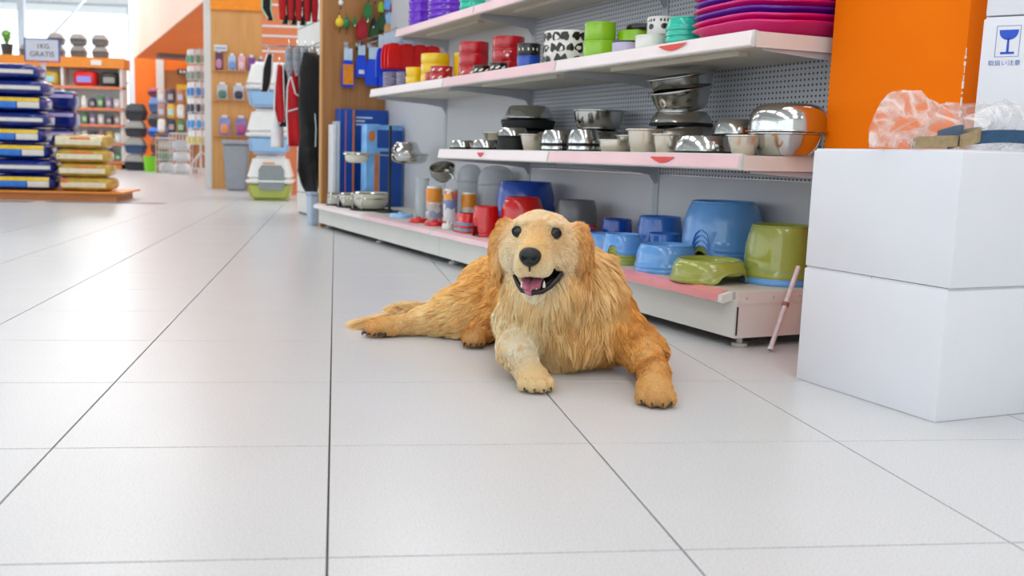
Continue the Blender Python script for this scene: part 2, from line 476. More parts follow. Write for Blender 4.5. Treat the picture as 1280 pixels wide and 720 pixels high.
# curled red offer tags slipped into the strips
for (sv, n, z, w) in ((0.33, -0.016, 0.497, 0.11), (0.33, -0.002, 0.812, 0.13), (1.55, -0.016, 0.497, 0.06)):
    g = G(); pts = 9
    for k in range(pts):
        t = k / (pts - 1)
        g.v += [(n - 0.004, sv - w / 2 + w * t, z), (n - 0.006, sv - w / 2 + w * t, z - 0.016 * math.sin(PI * t) - 0.002), (n - 0.0035, sv - w / 2 + w * t, z), (n - 0.0052, sv - w / 2 + w * t, z - 0.016 * math.sin(PI * t) - 0.002)]
    for k in range(pts - 1):
        a = 4 * k; g.f += [(a, a + 4, a + 5, a + 1), (a + 2, a + 3, a + 7, a + 6)]
    g.mi = [0] * len(g.f)
    g.build('offer_tag', M('tag_red', (0.86, 0.28, 0.25), 0.5), unit)
# loose striped rod leaning on the near end plate
g = G(); p0 = W(-0.062, 0.068, 0.006); p1 = W(-0.012, 0.19, 0.215)
st = mesh('leaning_rod', [], [], None)
bpy.data.objects.remove(st)
t = thing('plastic_rod', 'thin pinkish striped rod leaning against the near end of the shelving base', 'rod', p0)
dv = p1 - p0
G().tube([(0, 0, 0), dv * 0.5, dv], 0.0062, 10).build('rod', M('rod_pink', (0.84, 0.77, 0.79), 0.35, var=0.15, scale=50), t, 40)
G().tube([dv * 0.52 + Vector((0, 0, 0)), dv * 0.56], 0.0092, 10).build('clip', M('rod_clip', (0.55, 0.35, 0.33), 0.4), t, 40)
G().tube([dv * 0.0, dv * 0.03], 0.0072, 10).build('tip', M('rod_tip', (0.86, 0.84, 0.86), 0.4), t, 40)
# wooden side panel closing the far end
m_wood = None
def wood(name, c1, c2, axis='Z'):
    m = bpy.data.materials.new(name); m.use_nodes = True; nt = m.node_tree; b = nt.nodes['Principled BSDF']; L = nt.links
    tc = nt.nodes.new('ShaderNodeTexCoord'); mp = nt.nodes.new('ShaderNodeMapping')
    mp.inputs['Scale'].default_value = {'Z': (14, 14, 0.8), 'Y': (14, .8, 14), 'X': (.8, 14, 14)}[axis]
    L.new(tc.outputs['Object'], mp.inputs['Vector'])
    n = nt.nodes.new('ShaderNodeTexNoise'); n.inputs['Scale'].default_value = 2.2; n.inputs['Detail'].default_value = 6; n.inputs['Distortion'].default_value = 0.6
    L.new(mp.outputs['Vector'], n.inputs['Vector'])
    r = nt.nodes.new('ShaderNodeValToRGB'); r.color_ramp.elements[0].position = 0.3; r.color_ramp.elements[1].position = 0.7
    r.color_ramp.elements[0].color = lin(c1) + (1,); r.color_ramp.elements[1].color = lin(c2) + (1,)
    L.new(n.outputs['Fac'], r.inputs['Fac']); L.new(r.outputs['Color'], b.inputs['Base Color']); b.inputs['Roughness'].default_value = 0.45
    MATS[name] = m
    return m
m_woodb = wood('beech_brown', (0.60, 0.41, 0.22), (0.68, 0.48, 0.28))
m_woodl = wood('beech_light', (0.82, 0.60, 0.36), (0.88, 0.67, 0.43))
pan = tag(G().box((0.02, 4.005, 0.0), (D + 0.05, 4.03, 2.3)).build('side_panel', [m_woodb], None, None, SH, TH), 'brown wooden end panel closing the far end of the white shelving', 'panel')
G().box((0.008, 4.003, 0.0), (0.0195, 4.032, 2.3)).build('edge_band', m_woodl, pan)

# ------------------------------------------------------------------ orange pillar and cartons at the near end
m_orange = M('orange_paint', (0.965, 0.47, 0.0), 0.7, spec=0.12, var=0.03, scale=4, bump=0.05, bscale=40)
pil = tag(rbox('orange_pillar', (0.222, -0.43, 0.0), (0.62, -0.035, CEIL_Z), 0.004, m_orange, None, 2, SH, TH), 'square bright orange painted pillar beside the shelving', 'pillar')
g = G(); rp = random.Random(5); z = 0.60
while z < 0.735:
    h = rp.uniform(0.004, 0.022); w = rp.uniform(0.001, 0.0035)
    g.box((0.2215, -0.4308, z), (0.2215 + w, -0.4308 + w, z + h)); z += h + rp.uniform(0.0, 0.008)
g.build('chipped_edge', M('bare_plaster', (0.93, 0.90, 0.87), 0.9), pil)

m_carton = M('white_cardboard', (0.885, 0.89, 0.915), 0.6, var=0.012, scale=9, bump=0.05, bscale=30)
m_carton_in = M('cardboard_edge', (0.55, 0.50, 0.45), 0.9)
ANG2 = math.radians(15.1)
def carton(label, loc, rz, w, d, h, group=None):
    """x0..w wide, y0..d deep; flaps closed on top with a centre seam"""
    t = thing('cardboard_box', label, 'box', loc, rz, group)
    b = rbox('body', (0, 0, 0.0), (w, d, h - 0.0035), 0.0035, m_carton, t)
    G().box((0.004, 0.004, h - 0.0036), (w - 0.004, d / 2 - 0.001, h - 0.0002)).build('flap', m_carton, t)
    G().box((0.004, d / 2 + 0.001, h - 0.0036), (w - 0.004, d - 0.004, h)).build('flap', m_carton, t)
    return t
bx = Vector((1.154, 1.680, 0))
carton('plain white cardboard box standing on the floor, under the box that holds the plastic bag', bx, ANG2, 0.30, 0.380, 0.2605)
carton('plain white cardboard box carrying the clear plastic bag, lower box beneath it', bx + Vector((0.0015, -0.003, 0.2615)), ANG2 + 0.004, 0.298, 0.381, 0.261)
def onbx(a, b, z): return bx + Vector((a * math.cos(ANG2) - b * math.sin(ANG2), a * math.sin(ANG2) + b * math.cos(ANG2), z))
carton('white cardboard box at the foot of the pillar, under a second one', onbx(0.312, -0.08, 0), ANG2, 0.38, 0.32, 0.2605, None)
carton('white cardboard box supporting the carton with the printed glass symbol', onbx(0.312, -0.08, 0.2615), ANG2, 0.38, 0.32, 0.261, None)
cz = 0.5235
CR = -0.66
cp = W(-0.522, 0.152, cz)
ct = carton('white carton printed with a blue wine glass symbol and blue characters', cp, CR, 0.33, 0.100, 0.276)
m_ink = M('blue_ink', (0.16, 0.33, 0.78), 0.6, var=0.05)
m_inkl = M('blue_ink_thin', (0.35, 0.45, 0.72), 0.6, var=0.05)
def printed(polys, name, mt):
    g = G()
    for poly in polys:
        g.add([(x, -0.0007, z) for x, z in poly], [tuple(range(len(poly)))])
    return g.build(name, mt, ct)
X0, X1, Z0, Z1 = 0.025, 0.0685, 0.194, 0.257
fw_ = 0.0010
printed([[(X0, Z0), (X1, Z0), (X1, Z0 + fw_), (X0, Z0 + fw_)], [(X0, Z1 - fw_), (X1, Z1 - fw_), (X1, Z1), (X0, Z1)], [(X0, Z0), (X0 + fw_, Z0), (X0 + fw_, Z1), (X0, Z1)], [(X1 - fw_, Z0), (X1, Z0), (X1, Z1), (X1 - fw_, Z1)]], 'printed_frame', m_inkl)
cxp = 0.0475
cup = [(cxp - 0.0172, 0.2485)] + [(cxp - 0.0172 * math.cos(a), 0.2485 - 0.0205 * math.sin(a) ** 0.8) for a in np.linspace(0.15, PI - 0.15, 15)] + [(cxp + 0.0172, 0.2485)]
printed([cup, [(cxp - 0.0024, 0.202), (cxp + 0.0024, 0.202), (cxp + 0.0018, 0.232), (cxp - 0.0018, 0.232)], [(cxp - 0.0125, 0.1995), (cxp + 0.0125, 0.1995), (cxp + 0.0125, 0.2040), (cxp - 0.0125, 0.2040)]], 'printed_glass', m_ink)
text_mesh('printed_text', '\u53d6\u6271\u3044\u6ce8\u610f', 0.0118, m_inkl, ct, (0.044, -0.0008, 0.181), (PI / 2, 0, 0), 0.0001)
carton('blank white carton resting on the carton with the glass symbol', cp + Vector((0.004, 0.001, 0.2785)), CR - 0.01, 0.33, 0.100, 0.27)

# clear plastic bag with collars on the top box
def film_mat():
    m = bpy.data.materials.new('clear_film'); m.use_nodes = True; nt = m.node_tree
    nt.nodes.remove(nt.nodes['Principled BSDF']); out = nt.nodes['Material Output']; L = nt.links
    t = nt.nodes.new('ShaderNodeBsdfTransparent'); t.inputs[0].default_value = (0.985, 0.985, 0.985, 1)
    d = nt.nodes.new('ShaderNodeBsdfPrincipled'); d.inputs['Base Color'].default_value = (0.93, 0.92, 0.92, 1); d.inputs['Roughness'].default_value = 0.15
    tc = nt.nodes.new('ShaderNodeTexCoord'); n = nt.nodes.new('ShaderNodeTexNoise'); n.inputs['Scale'].default_value = 11; n.inputs['Detail'].default_value = 3; n.inputs['Distortion'].default_value = 1.2
    L.new(tc.outputs['Object'], n.inputs['Vector'])
    sb = nt.nodes.new('ShaderNodeMath'); sb.operation = 'SUBTRACT'; L.new(n.outputs['Fac'], sb.inputs[0]); sb.inputs[1].default_value = 0.5
    ab = nt.nodes.new('ShaderNodeMath'); ab.operation = 'ABSOLUTE'; L.new(sb.outputs[0], ab.inputs[0])
    r = nt.nodes.new('ShaderNodeMapRange'); r.inputs['From Min'].default_value = 0.0; r.inputs['From Max'].default_value = 0.09; r.inputs['To Min'].default_value = 0.50; r.inputs['To Max'].default_value = 0.09
    L.new(ab.outputs[0], r.inputs['Value'])
    mx = nt.nodes.new('ShaderNodeMixShader'); L.new(r.outputs['Result'], mx.inputs[0]); L.new(t.outputs[0], mx.inputs[1]); L.new(d.outputs[0], mx.inputs[2]); L.new(mx.outputs[0], out.inputs[0])
    bp = nt.nodes.new('ShaderNodeBump'); bp.inputs['Strength'].default_value = 0.7; bp.inputs['Distance'].default_value = 0.01; L.new(n.outputs['Fac'], bp.inputs['Height']); L.new(bp.outputs['Normal'], d.inputs['Normal'])
    return m
from mathutils import noise as mnoise
bag = thing('plastic_bag', 'crumpled clear plastic bag of collars on the upper white box', 'bag', onbx(0.150, 0.125, 0.523), ANG2)
# local x to the right along the near edge, y to the back
g = G(); NU, NV = 64, 26
for i in range(NU):
    u = i / (NU - 1)
    xc = -0.185 + 0.40 * u * 0.82
    yc = 0.06 - 0.12 * u
    hh = 0.040 * math.exp(-((u - 0.14) / 0.09) ** 2) + 0.088 * (1 - abs(2 * u - 1) ** 6) * (1 - 0.15 * math.exp(-((u - 0.38) / 0.1) ** 2)) + 0.004
    wd = 0.075 * (1 - abs(2 * u - 1) ** 3) + 0.004
    for j in range(NV):
        a = 2 * PI * j / NV
        p = Vector((xc, yc + wd * math.cos(a), max(0.0, hh * (0.5 + 0.5 * math.sin(a)))))
        nz = mnoise.noise_vector(p * 13.0) * 0.026 + mnoise.noise_vector(p * 42.0) * 0.008
        q = p + nz * min(1.0, p.z / 0.02); q.z = max(0.001, q.z)
        g.v.append(tuple(q))
for i in range(NU - 1):
    for j in range(NV):
        j2 = (j + 1) % NV
        g.f.append((i * NV + j, i * NV + j2, (i + 1) * NV + j2, (i + 1) * NV + j))
g.f += [tuple(range(NV)), tuple((NU - 1) * NV + j for j in range(NV))]
g.mi = [0] * len(g.f)
bfilm = g.build('film', film_mat(), bag, 70)
def strap(pts, wd, th, mat, label, name='pet_collar'):
    """flat band standing on edge along a curve (world points)"""
    pts = [Vector(p) for p in pts]; base = pts[0]
    g = G(); n = len(pts)
    for i, p in enumerate(pts):
        t = (pts[min(i + 1, n - 1)] - pts[max(i - 1, 0)]).normalized()
        sd = Vector((-t.y, t.x, 0)).normalized() * th / 2
        q = p - base
        g.v += [tuple(q - sd), tuple(q + sd), tuple(q + sd + Vector((0, 0, wd))), tuple(q - sd + Vector((0, 0, wd)))]
    for i in range(n - 1):
        for k in range(4):
            k2 = (k + 1) % 4; g.f.append((4 * i + k, 4 * i + k2, 4 * i + 4 + k2, 4 * i + 4 + k))
    g.f += [(3, 2, 1, 0), (4 * n - 4, 4 * n - 3, 4 * n - 2, 4 * n - 1)]; g.mi = [0] * len(g.f)
    r = thing(name, label, 'collar', base); g.build('band', mat, r, 40)
    e = pts[-1] - base
    gg = G(); gg.tube([e + Vector((0.0, -0.004, 0.002)), e + Vector((0.014, -0.004, 0.002)), e + Vector((0.014, -0.004, wd)), e + Vector((0, -0.004, wd)), e + Vector((0.0, -0.004, 0.002))], 0.0016, 6)
    gg.build('buckle', M('buckle_metal', (0.75, 0.74, 0.72), 0.25, 1.0), r, 40)
    return r
def arc(c, rx, ry, a0, a1, z, zr=0.0, n=20):
    return [onbx(c[0] + rx * math.cos(a), c[1] + ry * math.sin(a), 0.5245 + z + zr * math.sin(PI * i / (n - 1))) for i, a in enumerate(np.linspace(a0, a1, n))]
m_tan = M('tan_webbing', (0.62, 0.54, 0.40), 0.8, var=0.15, scale=90, bump=0.3, bscale=300)
m_navy = M('blue_webbing', (0.17, 0.31, 0.44), 0.75, var=0.15, scale=90, bump=0.3, bscale=300)
strap(arc((0.045, 0.15), 0.055, 0.09, -2.6, 0.6, 0.0, 0.004), 0.022, 0.003, m_tan, 'tan webbing collar coiled in the plastic bag')
strap(arc((0.085, 0.10), 0.03, 0.06, -2.4, 0.9, 0.001, 0.016), 0.026, 0.003, m_tan, 'tan webbing collar standing up beside the blue one in the bag')
strap(arc((0.185, 0.09), 0.105, 0.07, -3.3, -0.4, 0.0, 0.014), 0.025, 0.0035, m_navy, 'wide blue webbing collar coiled in the plastic bag')
strap(arc((0.10, 0.14), 0.02, 0.05, -2.9, -0.3, 0.012, 0.012), 0.024, 0.003, m_navy, 'narrow loop of blue webbing pushed between the tan collars')
# ------------------------------------------------------------------ goods on the shelving
def at(s_, n_, z_): return W(s_, n_, z_)
def gloss(name, c, rough=0.16): return M('glossy_' + name, c, rough, var=0.03, coat=0.35, spec=0.5)
P_BLUE = gloss('sky_blue_plastic', (0.40, 0.64, 0.90)); P_BLUE2 = gloss('mid_blue_plastic', (0.22, 0.47, 0.82)); P_NAVY = gloss('deep_blue_plastic', (0.05, 0.28, 0.70))
P_OLIVE = gloss('olive_plastic', (0.62, 0.65, 0.29)); P_RED = gloss('red_plastic', (0.83, 0.08, 0.10)); P_GREY = gloss('taupe_plastic', (0.42, 0.41, 0.43), 0.35)
P_PURPLE = gloss('purple_plastic', (0.42, 0.13, 0.78)); P_MAG = gloss('magenta_plastic', (0.86, 0.04, 0.46), 0.35); P_VIOL = gloss('violet_plastic', (0.36, 0.08, 0.62), 0.35)
P_TEAL = gloss('teal_plastic', (0.16, 0.76, 0.66)); P_LIME = gloss('lime_ceramic', (0.55, 0.76, 0.10)); P_YEL = gloss('yellow_ceramic', (0.95, 0.78, 0.10)); P_CRIM = gloss('crimson_ceramic', (0.72, 0.07, 0.12), 0.08)
P_BLACK = gloss('black_plastic', (0.07, 0.07, 0.08), 0.25); P_WHITE = gloss('white_ceramic', (0.90, 0.89, 0.87)); P_LBLUE = gloss('pale_blue_plastic', (0.60, 0.76, 0.92))
P_GREYP = M('grey_marbled_ceramic', (0.45, 0.42, 0.52), 0.25, var=0.55, scale=30, stretch=(1, 1, 6))
STEEL = M('polished_steel', (0.80, 0.80, 0.79), 0.13, 1.0, var=0.02)
STEEL_D = M('brushed_steel_dark', (0.70, 0.69, 0.67), 0.20, 1.0, var=0.05, stretch=(1, 1, 20))
IVORY = M('ivory_enamel', (0.86, 0.85, 0.78), 0.25, var=0.03)
RUBBER = M('black_rubber', (0.05, 0.05, 0.055), 0.6, bump=0.2)

def pet_bowl_part(parent, R, h, mat, top=0.80, arches=3, arch_h=0.35, z0=0.0, name='bowl', rim=0.012, phase=0.0, seg=60):
    rt_ = R * top
    prof = [(R * 0.985, 0.0), (R, 0.003), (R * 0.995, 0.010), (R * 0.965, 0.014), (R * 0.955, h * 0.36), (R * 0.935, h * 0.60), (R * (0.90 * 0.6 + 0.4 * (top + 0.05)), h * 0.80), (R * (0.35 * 0.90 + 0.65 * top), h * 0.92), (rt_ * 1.01, h * 0.975), (rt_ * 0.985, h), (rt_ * 0.95, h * 0.99), (rt_ * 0.90, h * 0.88), (rt_ * 0.80, h * 0.45), (rt_ * 0.70, h * 0.36), (0.001, h * 0.35)]
    def zf(i, a, z):
        if arches and i <= 4:
            q = ((a - phase) * arches / (2 * PI)) % 1.0
            x = (q - 0.5) / 0.17
            lift = arch_h * h * math.sqrt(max(0.0, 1 - x * x)) if abs(x) < 1 else 0.0
            return max(z, lift + z * 0.25) if lift > 0 else z
        return z
    g = G(); g.lathe(prof, seg, zf=zf)
    # underside skin so the wall has thickness at the cut-outs
    prof2 = [(R * 0.985, 0.0), (R * 0.955, 0.003), (R * 0.920, h * 0.40), (rt_ * 0.92, h * 0.80)]
    g.lathe(prof2, seg, zf=lambda i, a, z: zf(0 if i == 0 else (1 if i == 1 else 9), a, z))
    o = g.build(name, mat, parent, 50); o.location = (0, 0, z0)
    return o
def pet_bowl(label, s_, n_, z_, R, h, mat, group=None, top=0.80, arches=3, arch_h=0.35, phase=0.4, rimmat=None):
    t = thing('pet_bowl', label, 'bowl', at(s_, n_, z_), TH + phase, group)
    pet_bowl_part(t, R, h, mat, top, arches, arch_h)
    rt_ = R * top
    g = G(); g.lathe([(rt_ * 0.99 + 0.0025 * math.cos(a), h - 0.001 + 0.0025 * math.sin(a)) for a in np.linspace(0, 2 * PI, 9)[:-1]], 48, True)
    g.build('rim', rimmat or mat, t, 60)
    return t
# --- base deck, near to far
ZB = 0.1505
def nest(label_top, what, s_, n_, R, h, mats, step, **kw):
    """nested stack, lowest first"""
    for k, (mt, cn) in enumerate(mats):
        last = k == len(mats) - 1
        lab = label_top if last else '%s %s pet bowl nested in %s' % (['lowest', 'second', 'third', 'fourth'][k], cn, what)
        pet_bowl(lab, s_, n_, ZB + k * step, R, h, mt, None, **kw)
OL = (P_OLIVE, 'olive'); SB = (P_BLUE, 'sky blue'); MB_ = (P_BLUE2, 'mid blue')
tray = thing('pet_bowl', 'shallow blue pet bowl under the tall olive bowl', 'bowl', at(0.140, 0.262, ZB), TH)
pet_bowl_part(tray, 0.104, 0.040, P_BLUE, 0.9, 0, 0); G().lathe([(0.0935 + 0.003 * math.cos(a), 0.039 + 0.003 * math.sin(a)) for a in np.linspace(0, 2 * PI, 9)[:-1]], 48, True).build('rim', P_BLUE, tray, 60)
pet_bowl('tall glossy olive green pet bowl standing inside a shallow blue one', 0.140, 0.262, ZB + 0.018, 0.100, 0.145, P_OLIVE, top=0.80, arches=0)
pet_bowl('low olive green pet bowl with arched cut-outs at the shelf corner', 0.215, 0.078, ZB, 0.109, 0.062, P_OLIVE, top=0.80, arches=2, arch_h=0.55, phase=0.10)
nest('large sky blue pet bowl on top of the big nested stack', 'the big blue stack', 0.455, 0.314, 0.128, 0.150, [OL, SB, SB, SB, SB], 0.0155, top=0.76, arches=4, arch_h=0.42, phase=-0.42)
pet_bowl('low sky blue pet bowl resting in its twin beside the low olive bowl', 0.435, 0.090, ZB + 0.012, 0.094, 0.070, P_BLUE, top=0.82, arches=0)
pet_bowl('low sky blue pet bowl underneath its twin beside the low olive bowl', 0.435, 0.090, ZB, 0.095, 0.068, P_BLUE, top=0.82, arches=0)
nest('small sky blue pet bowl capping three olive ones', 'the small stack capped with sky blue', 0.650, 0.075, 0.068, 0.062, [OL, OL, OL, SB], 0.011, top=0.80, arches=4, arch_h=0.5, phase=-0.3)
nest('small light blue pet bowl on top of a blue nest', 'the small all-blue stack', 0.835, 0.125, 0.064, 0.060, [SB, SB, SB], 0.010, top=0.84, arches=0)
nest('medium blue pet bowl topping a stack against the back panel', 'the medium stack against the back panel', 0.80, 0.325, 0.082, 0.100, [MB_, MB_, MB_], 0.020, top=0.85, arches=0)
pet_bowl('small mid blue pet bowl between the tall blue stack and the medium blue stack', 0.655, 0.240, ZB, 0.056, 0.095, P_BLUE2, top=0.88, arches=0)
pet_bowl('small deep blue pet bowl pushed back behind the light blue nest', 1.09, 0.34, ZB, 0.062, 0.110, P_NAVY, top=0.86, arches=0)
pet_bowl('deep blue pet bowl standing beside the taupe one', 1.13, 0.20, ZB, 0.062, 0.075, P_NAVY, top=0.86, arches=0)
pet_bowl('red pet bowl supporting a taupe upside-down bowl', 1.32, 0.30, ZB, 0.087, 0.095, P_RED, top=0.90, arches=0)
pet_bowl('taupe grey pet bowl stacked in a red one', 1.32, 0.30, ZB + 0.078, 0.084, 0.090, P_GREY, top=0.82, arches=0)
pet_bowl('very large deep blue pet bowl on a stack against the back panel', 1.727, 0.285, ZB + 0.075, 0.133, 0.150, P_NAVY, top=0.82, arches=0)
pet_bowl('large red pet bowl under the very large deep blue one', 1.727, 0.285, ZB, 0.136, 0.130, P_RED, top=0.84, arches=4, arch_h=0.5)
pet_bowl('glossy red pet bowl half hidden behind the dog', 1.53, 0.17, ZB + 0.06, 0.092, 0.108, P_RED, top=0.72, arches=0)
pet_bowl('red pet bowl below the glossy red one behind the dog', 1.53, 0.17, ZB, 0.094, 0.108, P_RED, top=0.74, arches=4, arch_h=0.5)
pet_bowl('red pet bowl with arched cut-outs beside the very large blue bowl', 1.642, 0.058, ZB + 0.015, 0.058, 0.110, P_RED, top=0.85, arches=3, arch_h=0.55, phase=0.2)
pet_bowl('red pet bowl nested under the arched red one', 1.642, 0.058, ZB, 0.058, 0.108, P_RED, top=0.86, arches=3, arch_h=0.55, phase=0.2)
# rectangular red double feeders with a blue-grey band
def feeder(label, s_, n_, z_, w, d, h, rz=0.0):
    t = thing('double_feeder', label, 'bowl', at(s_, n_, z_), TH + rz)
    g = G(); N_ = 44
    def ring(k, z): return [(w * k * math.copysign(abs(math.cos(a)) ** 0.42, math.cos(a)), d * k * math.copysign(abs(math.sin(a)) ** 0.42, math.sin(a)), z) for a in np.linspace(0, 2 * PI, N_ + 1)[:-1]]
    rings = [ring(1.0, 0.0), ring(1.01, 0.004), ring(0.97, h * 0.3), ring(0.92, h * 0.9), ring(0.88, h), ring(0.82, h), ring(0.78, h * 0.6), ring(0.1, h * 0.58)]
    for r in rings: g.v += r
    for i in range(len(rings) - 1):
        for k in range(N_):
            k2 = (k + 1) % N_; g.f.append((i * N_ + k, i * N_ + k2, (i + 1) * N_ + k2, (i + 1) * N_ + k))
    g.f.append(tuple(range(len(rings) * N_ - N_, len(rings) * N_))); g.f.append(tuple(range(N_ - 1, -1, -1)))
    g.mi = [0] * len(g.f)
    g.build('body', P_RED, t, 45)
    g = G(); b0 = ring(1.0, h * 0.14); b1 = ring(0.99, h * 0.36); g.v += b0 + b1
    for k in range(N_):
        k2 = (k + 1) % N_; g.f.append((k, k2, N_ + k2, N_ + k))
    g.mi = [0] * len(g.f); g.build('band', M('blue_grey_band', (0.42, 0.55, 0.66), 0.3), t, 45)
    return t
feeder('long red plastic feeder with a blue-grey band near the shelf edge', 1.835, 0.105, ZB, 0.092, 0.070, 0.055)
feeder('long red plastic feeder stacked on the banded one near the shelf edge', 1.835, 0.105, ZB + 0.024, 0.090, 0.068, 0.058)
# small red and pale blue lids
def lid(label, s_, n_, r, h, mat, z=ZB):
    t = thing('flat_lid', label, 'dish', at(s_, n_, z), TH)
    G().lathe([(r, 0), (r * 1.02, h * 0.3), (r * 0.96, h * 0.8), (r * 0.86, h), (r * 0.5, h * 0.92), (0.001, h * 0.9)], 32).build('cap', mat, t, 40)
    G().lathe([(r * 0.25, h * 0.9), (r * 0.25, h * 1.25), (r * 0.2, h * 1.32), (0.001, h * 1.32)], 20).build('knob', mat, t, 40)
lid('flat red plastic lid beside the clear tube', 2.395, 0.052, 0.046, 0.022, P_RED)
lid('flat red plastic lid next to the red feeders', 2.205, 0.062, 0.050, 0.022, P_RED)
lid('pale blue plastic lid beside the steel bowl frame', 2.72, 0.085, 0.062, 0.024, P_LBLUE)
lid('small white plastic lid beside the long red feeders', 2.01, 0.045, 0.028, 0.026, P_WHITE)
# feeder tubes with printed wrappers
def wrapper(name, seed, cols):
    m = bpy.data.materials.new(name); m.use_nodes = True; nt = m.node_tree; b = nt.nodes['Principled BSDF']; L = nt.links
    tc = nt.nodes.new('ShaderNodeTexCoord'); mp = nt.nodes.new('ShaderNodeMapping'); mp.inputs['Location'].default_value = (seed, seed * 2, 0); L.new(tc.outputs['Object'], mp.inputs['Vector'])
    v = nt.nodes.new('ShaderNodeTexVoronoi'); v.inputs['Scale'].default_value = 34; L.new(mp.outputs['Vector'], v.inputs['Vector'])
    r = nt.nodes.new('ShaderNodeValToRGB'); r.color_ramp.interpolation = 'CONSTANT'
    els = r.color_ramp.elements
    for k, c in enumerate(cols):
        e = els[k] if k < 2 else els.new(k / len(cols))
        e.position = k / len(cols); e.color = lin(c) + (1,)
    sp = nt.nodes.new('ShaderNodeSeparateColor'); L.new(v.outputs['Color'], sp.inputs[0]); L.new(sp.outputs[0], r.inputs['Fac'])
    L.new(r.outputs['Color'], b.inputs['Base Color']); b.inputs['Roughness'].default_value = 0.25
    return m
W1 = wrapper('wrapper_print_a', 1.3, [(0.88, 0.88, 0.90), (0.75, 0.55, 0.65), (0.86, 0.86, 0.9), (0.55, 0.65, 0.80), (0.80, 0.75, 0.70)])
W2 = wrapper('wrapper_print_b', 4.1, [(0.93, 0.90, 0.90), (0.85, 0.45, 0.50), (0.90, 0.90, 0.92), (0.95, 0.65, 0.2), (0.5, 0.55, 0.75)])
M_OR = M('orange_print', (0.88, 0.55, 0.12), 0.3, var=0.12, scale=40)
def frosted(name, c, al): return M(name, c, 0.25, alpha=al, var=0.02)
M_CLEAR = frosted('clear_plastic_tube', (0.85, 0.88, 0.90), 0.45)
def tube_can(label, s_, n_, r, h, mats, z=ZB):
    t = thing('feeder_bottle', label, 'bottle', at(s_, n_, z), TH)
    hb = h * 0.56
    G().lathe([(0.001, 0), (r, 0), (r * 1.01, 0.003), (r * 1.01, hb)], 28).build('wrapper', mats[0], t, 40)
    G().lathe([(r * 1.01, hb), (r * 1.01, h * 0.92), (r * 0.95, h * 0.94)], 28).build('upper_wrapper', mats[1], t, 40)
    G().lathe([(r * 0.95, h * 0.94), (r * 0.93, h), (r * 0.80, h * 1.003), (0.001, h * 1.0)], 28).build('cap', P_WHITE, t, 40)
tube_can('printed feeder bottle with an orange upper half beside the clear tube', 2.40, 0.135, 0.040, 0.178, (W1, M_OR))
tube_can('white and pink printed feeder bottle in the middle of the three', 2.185, 0.130, 0.033, 0.175, (W2, W2))
tube_can('short printed feeder bottle with an orange side in front of the frosted disc', 2.16, 0.215, 0.036, 0.160, (W1, M_OR))
t = thing('plastic_tube', 'empty clear plastic food tube standing beside the steel bowls', 'tube', at(2.70, 0.19, ZB), TH)
G().lathe([(0.001, 0), (0.033, 0), (0.036, 0.205), (0.034, 0.205), (0.031, 0.003)], 28).build('wall', M_CLEAR, t, 40)
G().lathe([(0.0385, 0.198), (0.0385, 0.208), (0.034, 0.208), (0.034, 0.198)], 28, True).build('rim', M_CLEAR, t, 40)
M_FROST = frosted('frosted_grey_plastic', (0.72, 0.74, 0.77), 0.62)
for (s_, w_, lab) in ((2.44, 0.062, 'narrow frosted grey plastic canister standing at the back panel'), (2.14, 0.088, 'wide frosted grey plastic canister standing at the back panel')):
    t = thing('plastic_canister', lab, 'canister', at(s_, 0.345, ZB), TH)
    G().lathe([(0.001, 0.0), (w_ * 0.92, 0.0), (w_, 0.01), (w_, 0.20), (w_ * 0.96, 0.235), (w_ * 0.84, 0.262), (w_ * 0.6, 0.280), (w_ * 0.3, 0.287), (0.001, 0.288)], 32).build('shell', M_FROST, t, 40)
    G().lathe([(w_ + 0.004 * math.cos(a), 0.20 + 0.004 * math.sin(a)) for a in np.linspace(0, 2 * PI, 9)[:-1]], 32, True).build('seam', M_FROST, t, 60)

# ---- steel bowls
def steel_prof(R, h, base=0.72, lip=0.006, kind='flare'):
    if kind == 'flare':
        return [(0.001, 0.0), (R * base * 0.9, 0.0), (R * base, 0.004), (R * (base + (1 - base) * 0.55), h * 0.5), (R * 0.97, h * 0.95), (R + lip, h), (R + lip, h + 0.002), (R * 0.965, h + 0.001), (R * (base + (1 - base) * 0.5), h * 0.48), (R * base * 0.92, 0.006), (0.001, 0.004)]
    if kind == 'round':
        return [(0.001, 0.0), (R * 0.62, 0.0), (R * 0.82, h * 0.1), (R * 0.95, h * 0.35), (R * 0.99, h * 0.7), (R, h), (R + lip, h + 0.001), (R + lip, h + 0.003), (R * 0.975, h + 0.002), (R * 0.96, h * 0.6), (R * 0.86, h * 0.2), (R * 0.6, 0.006), (0.001, 0.005)]
    return [(0.001, h), (R * 0.78, h), (R * 0.86, h * 0.95), (R * 0.93, h * 0.6), (R, 0.0)]
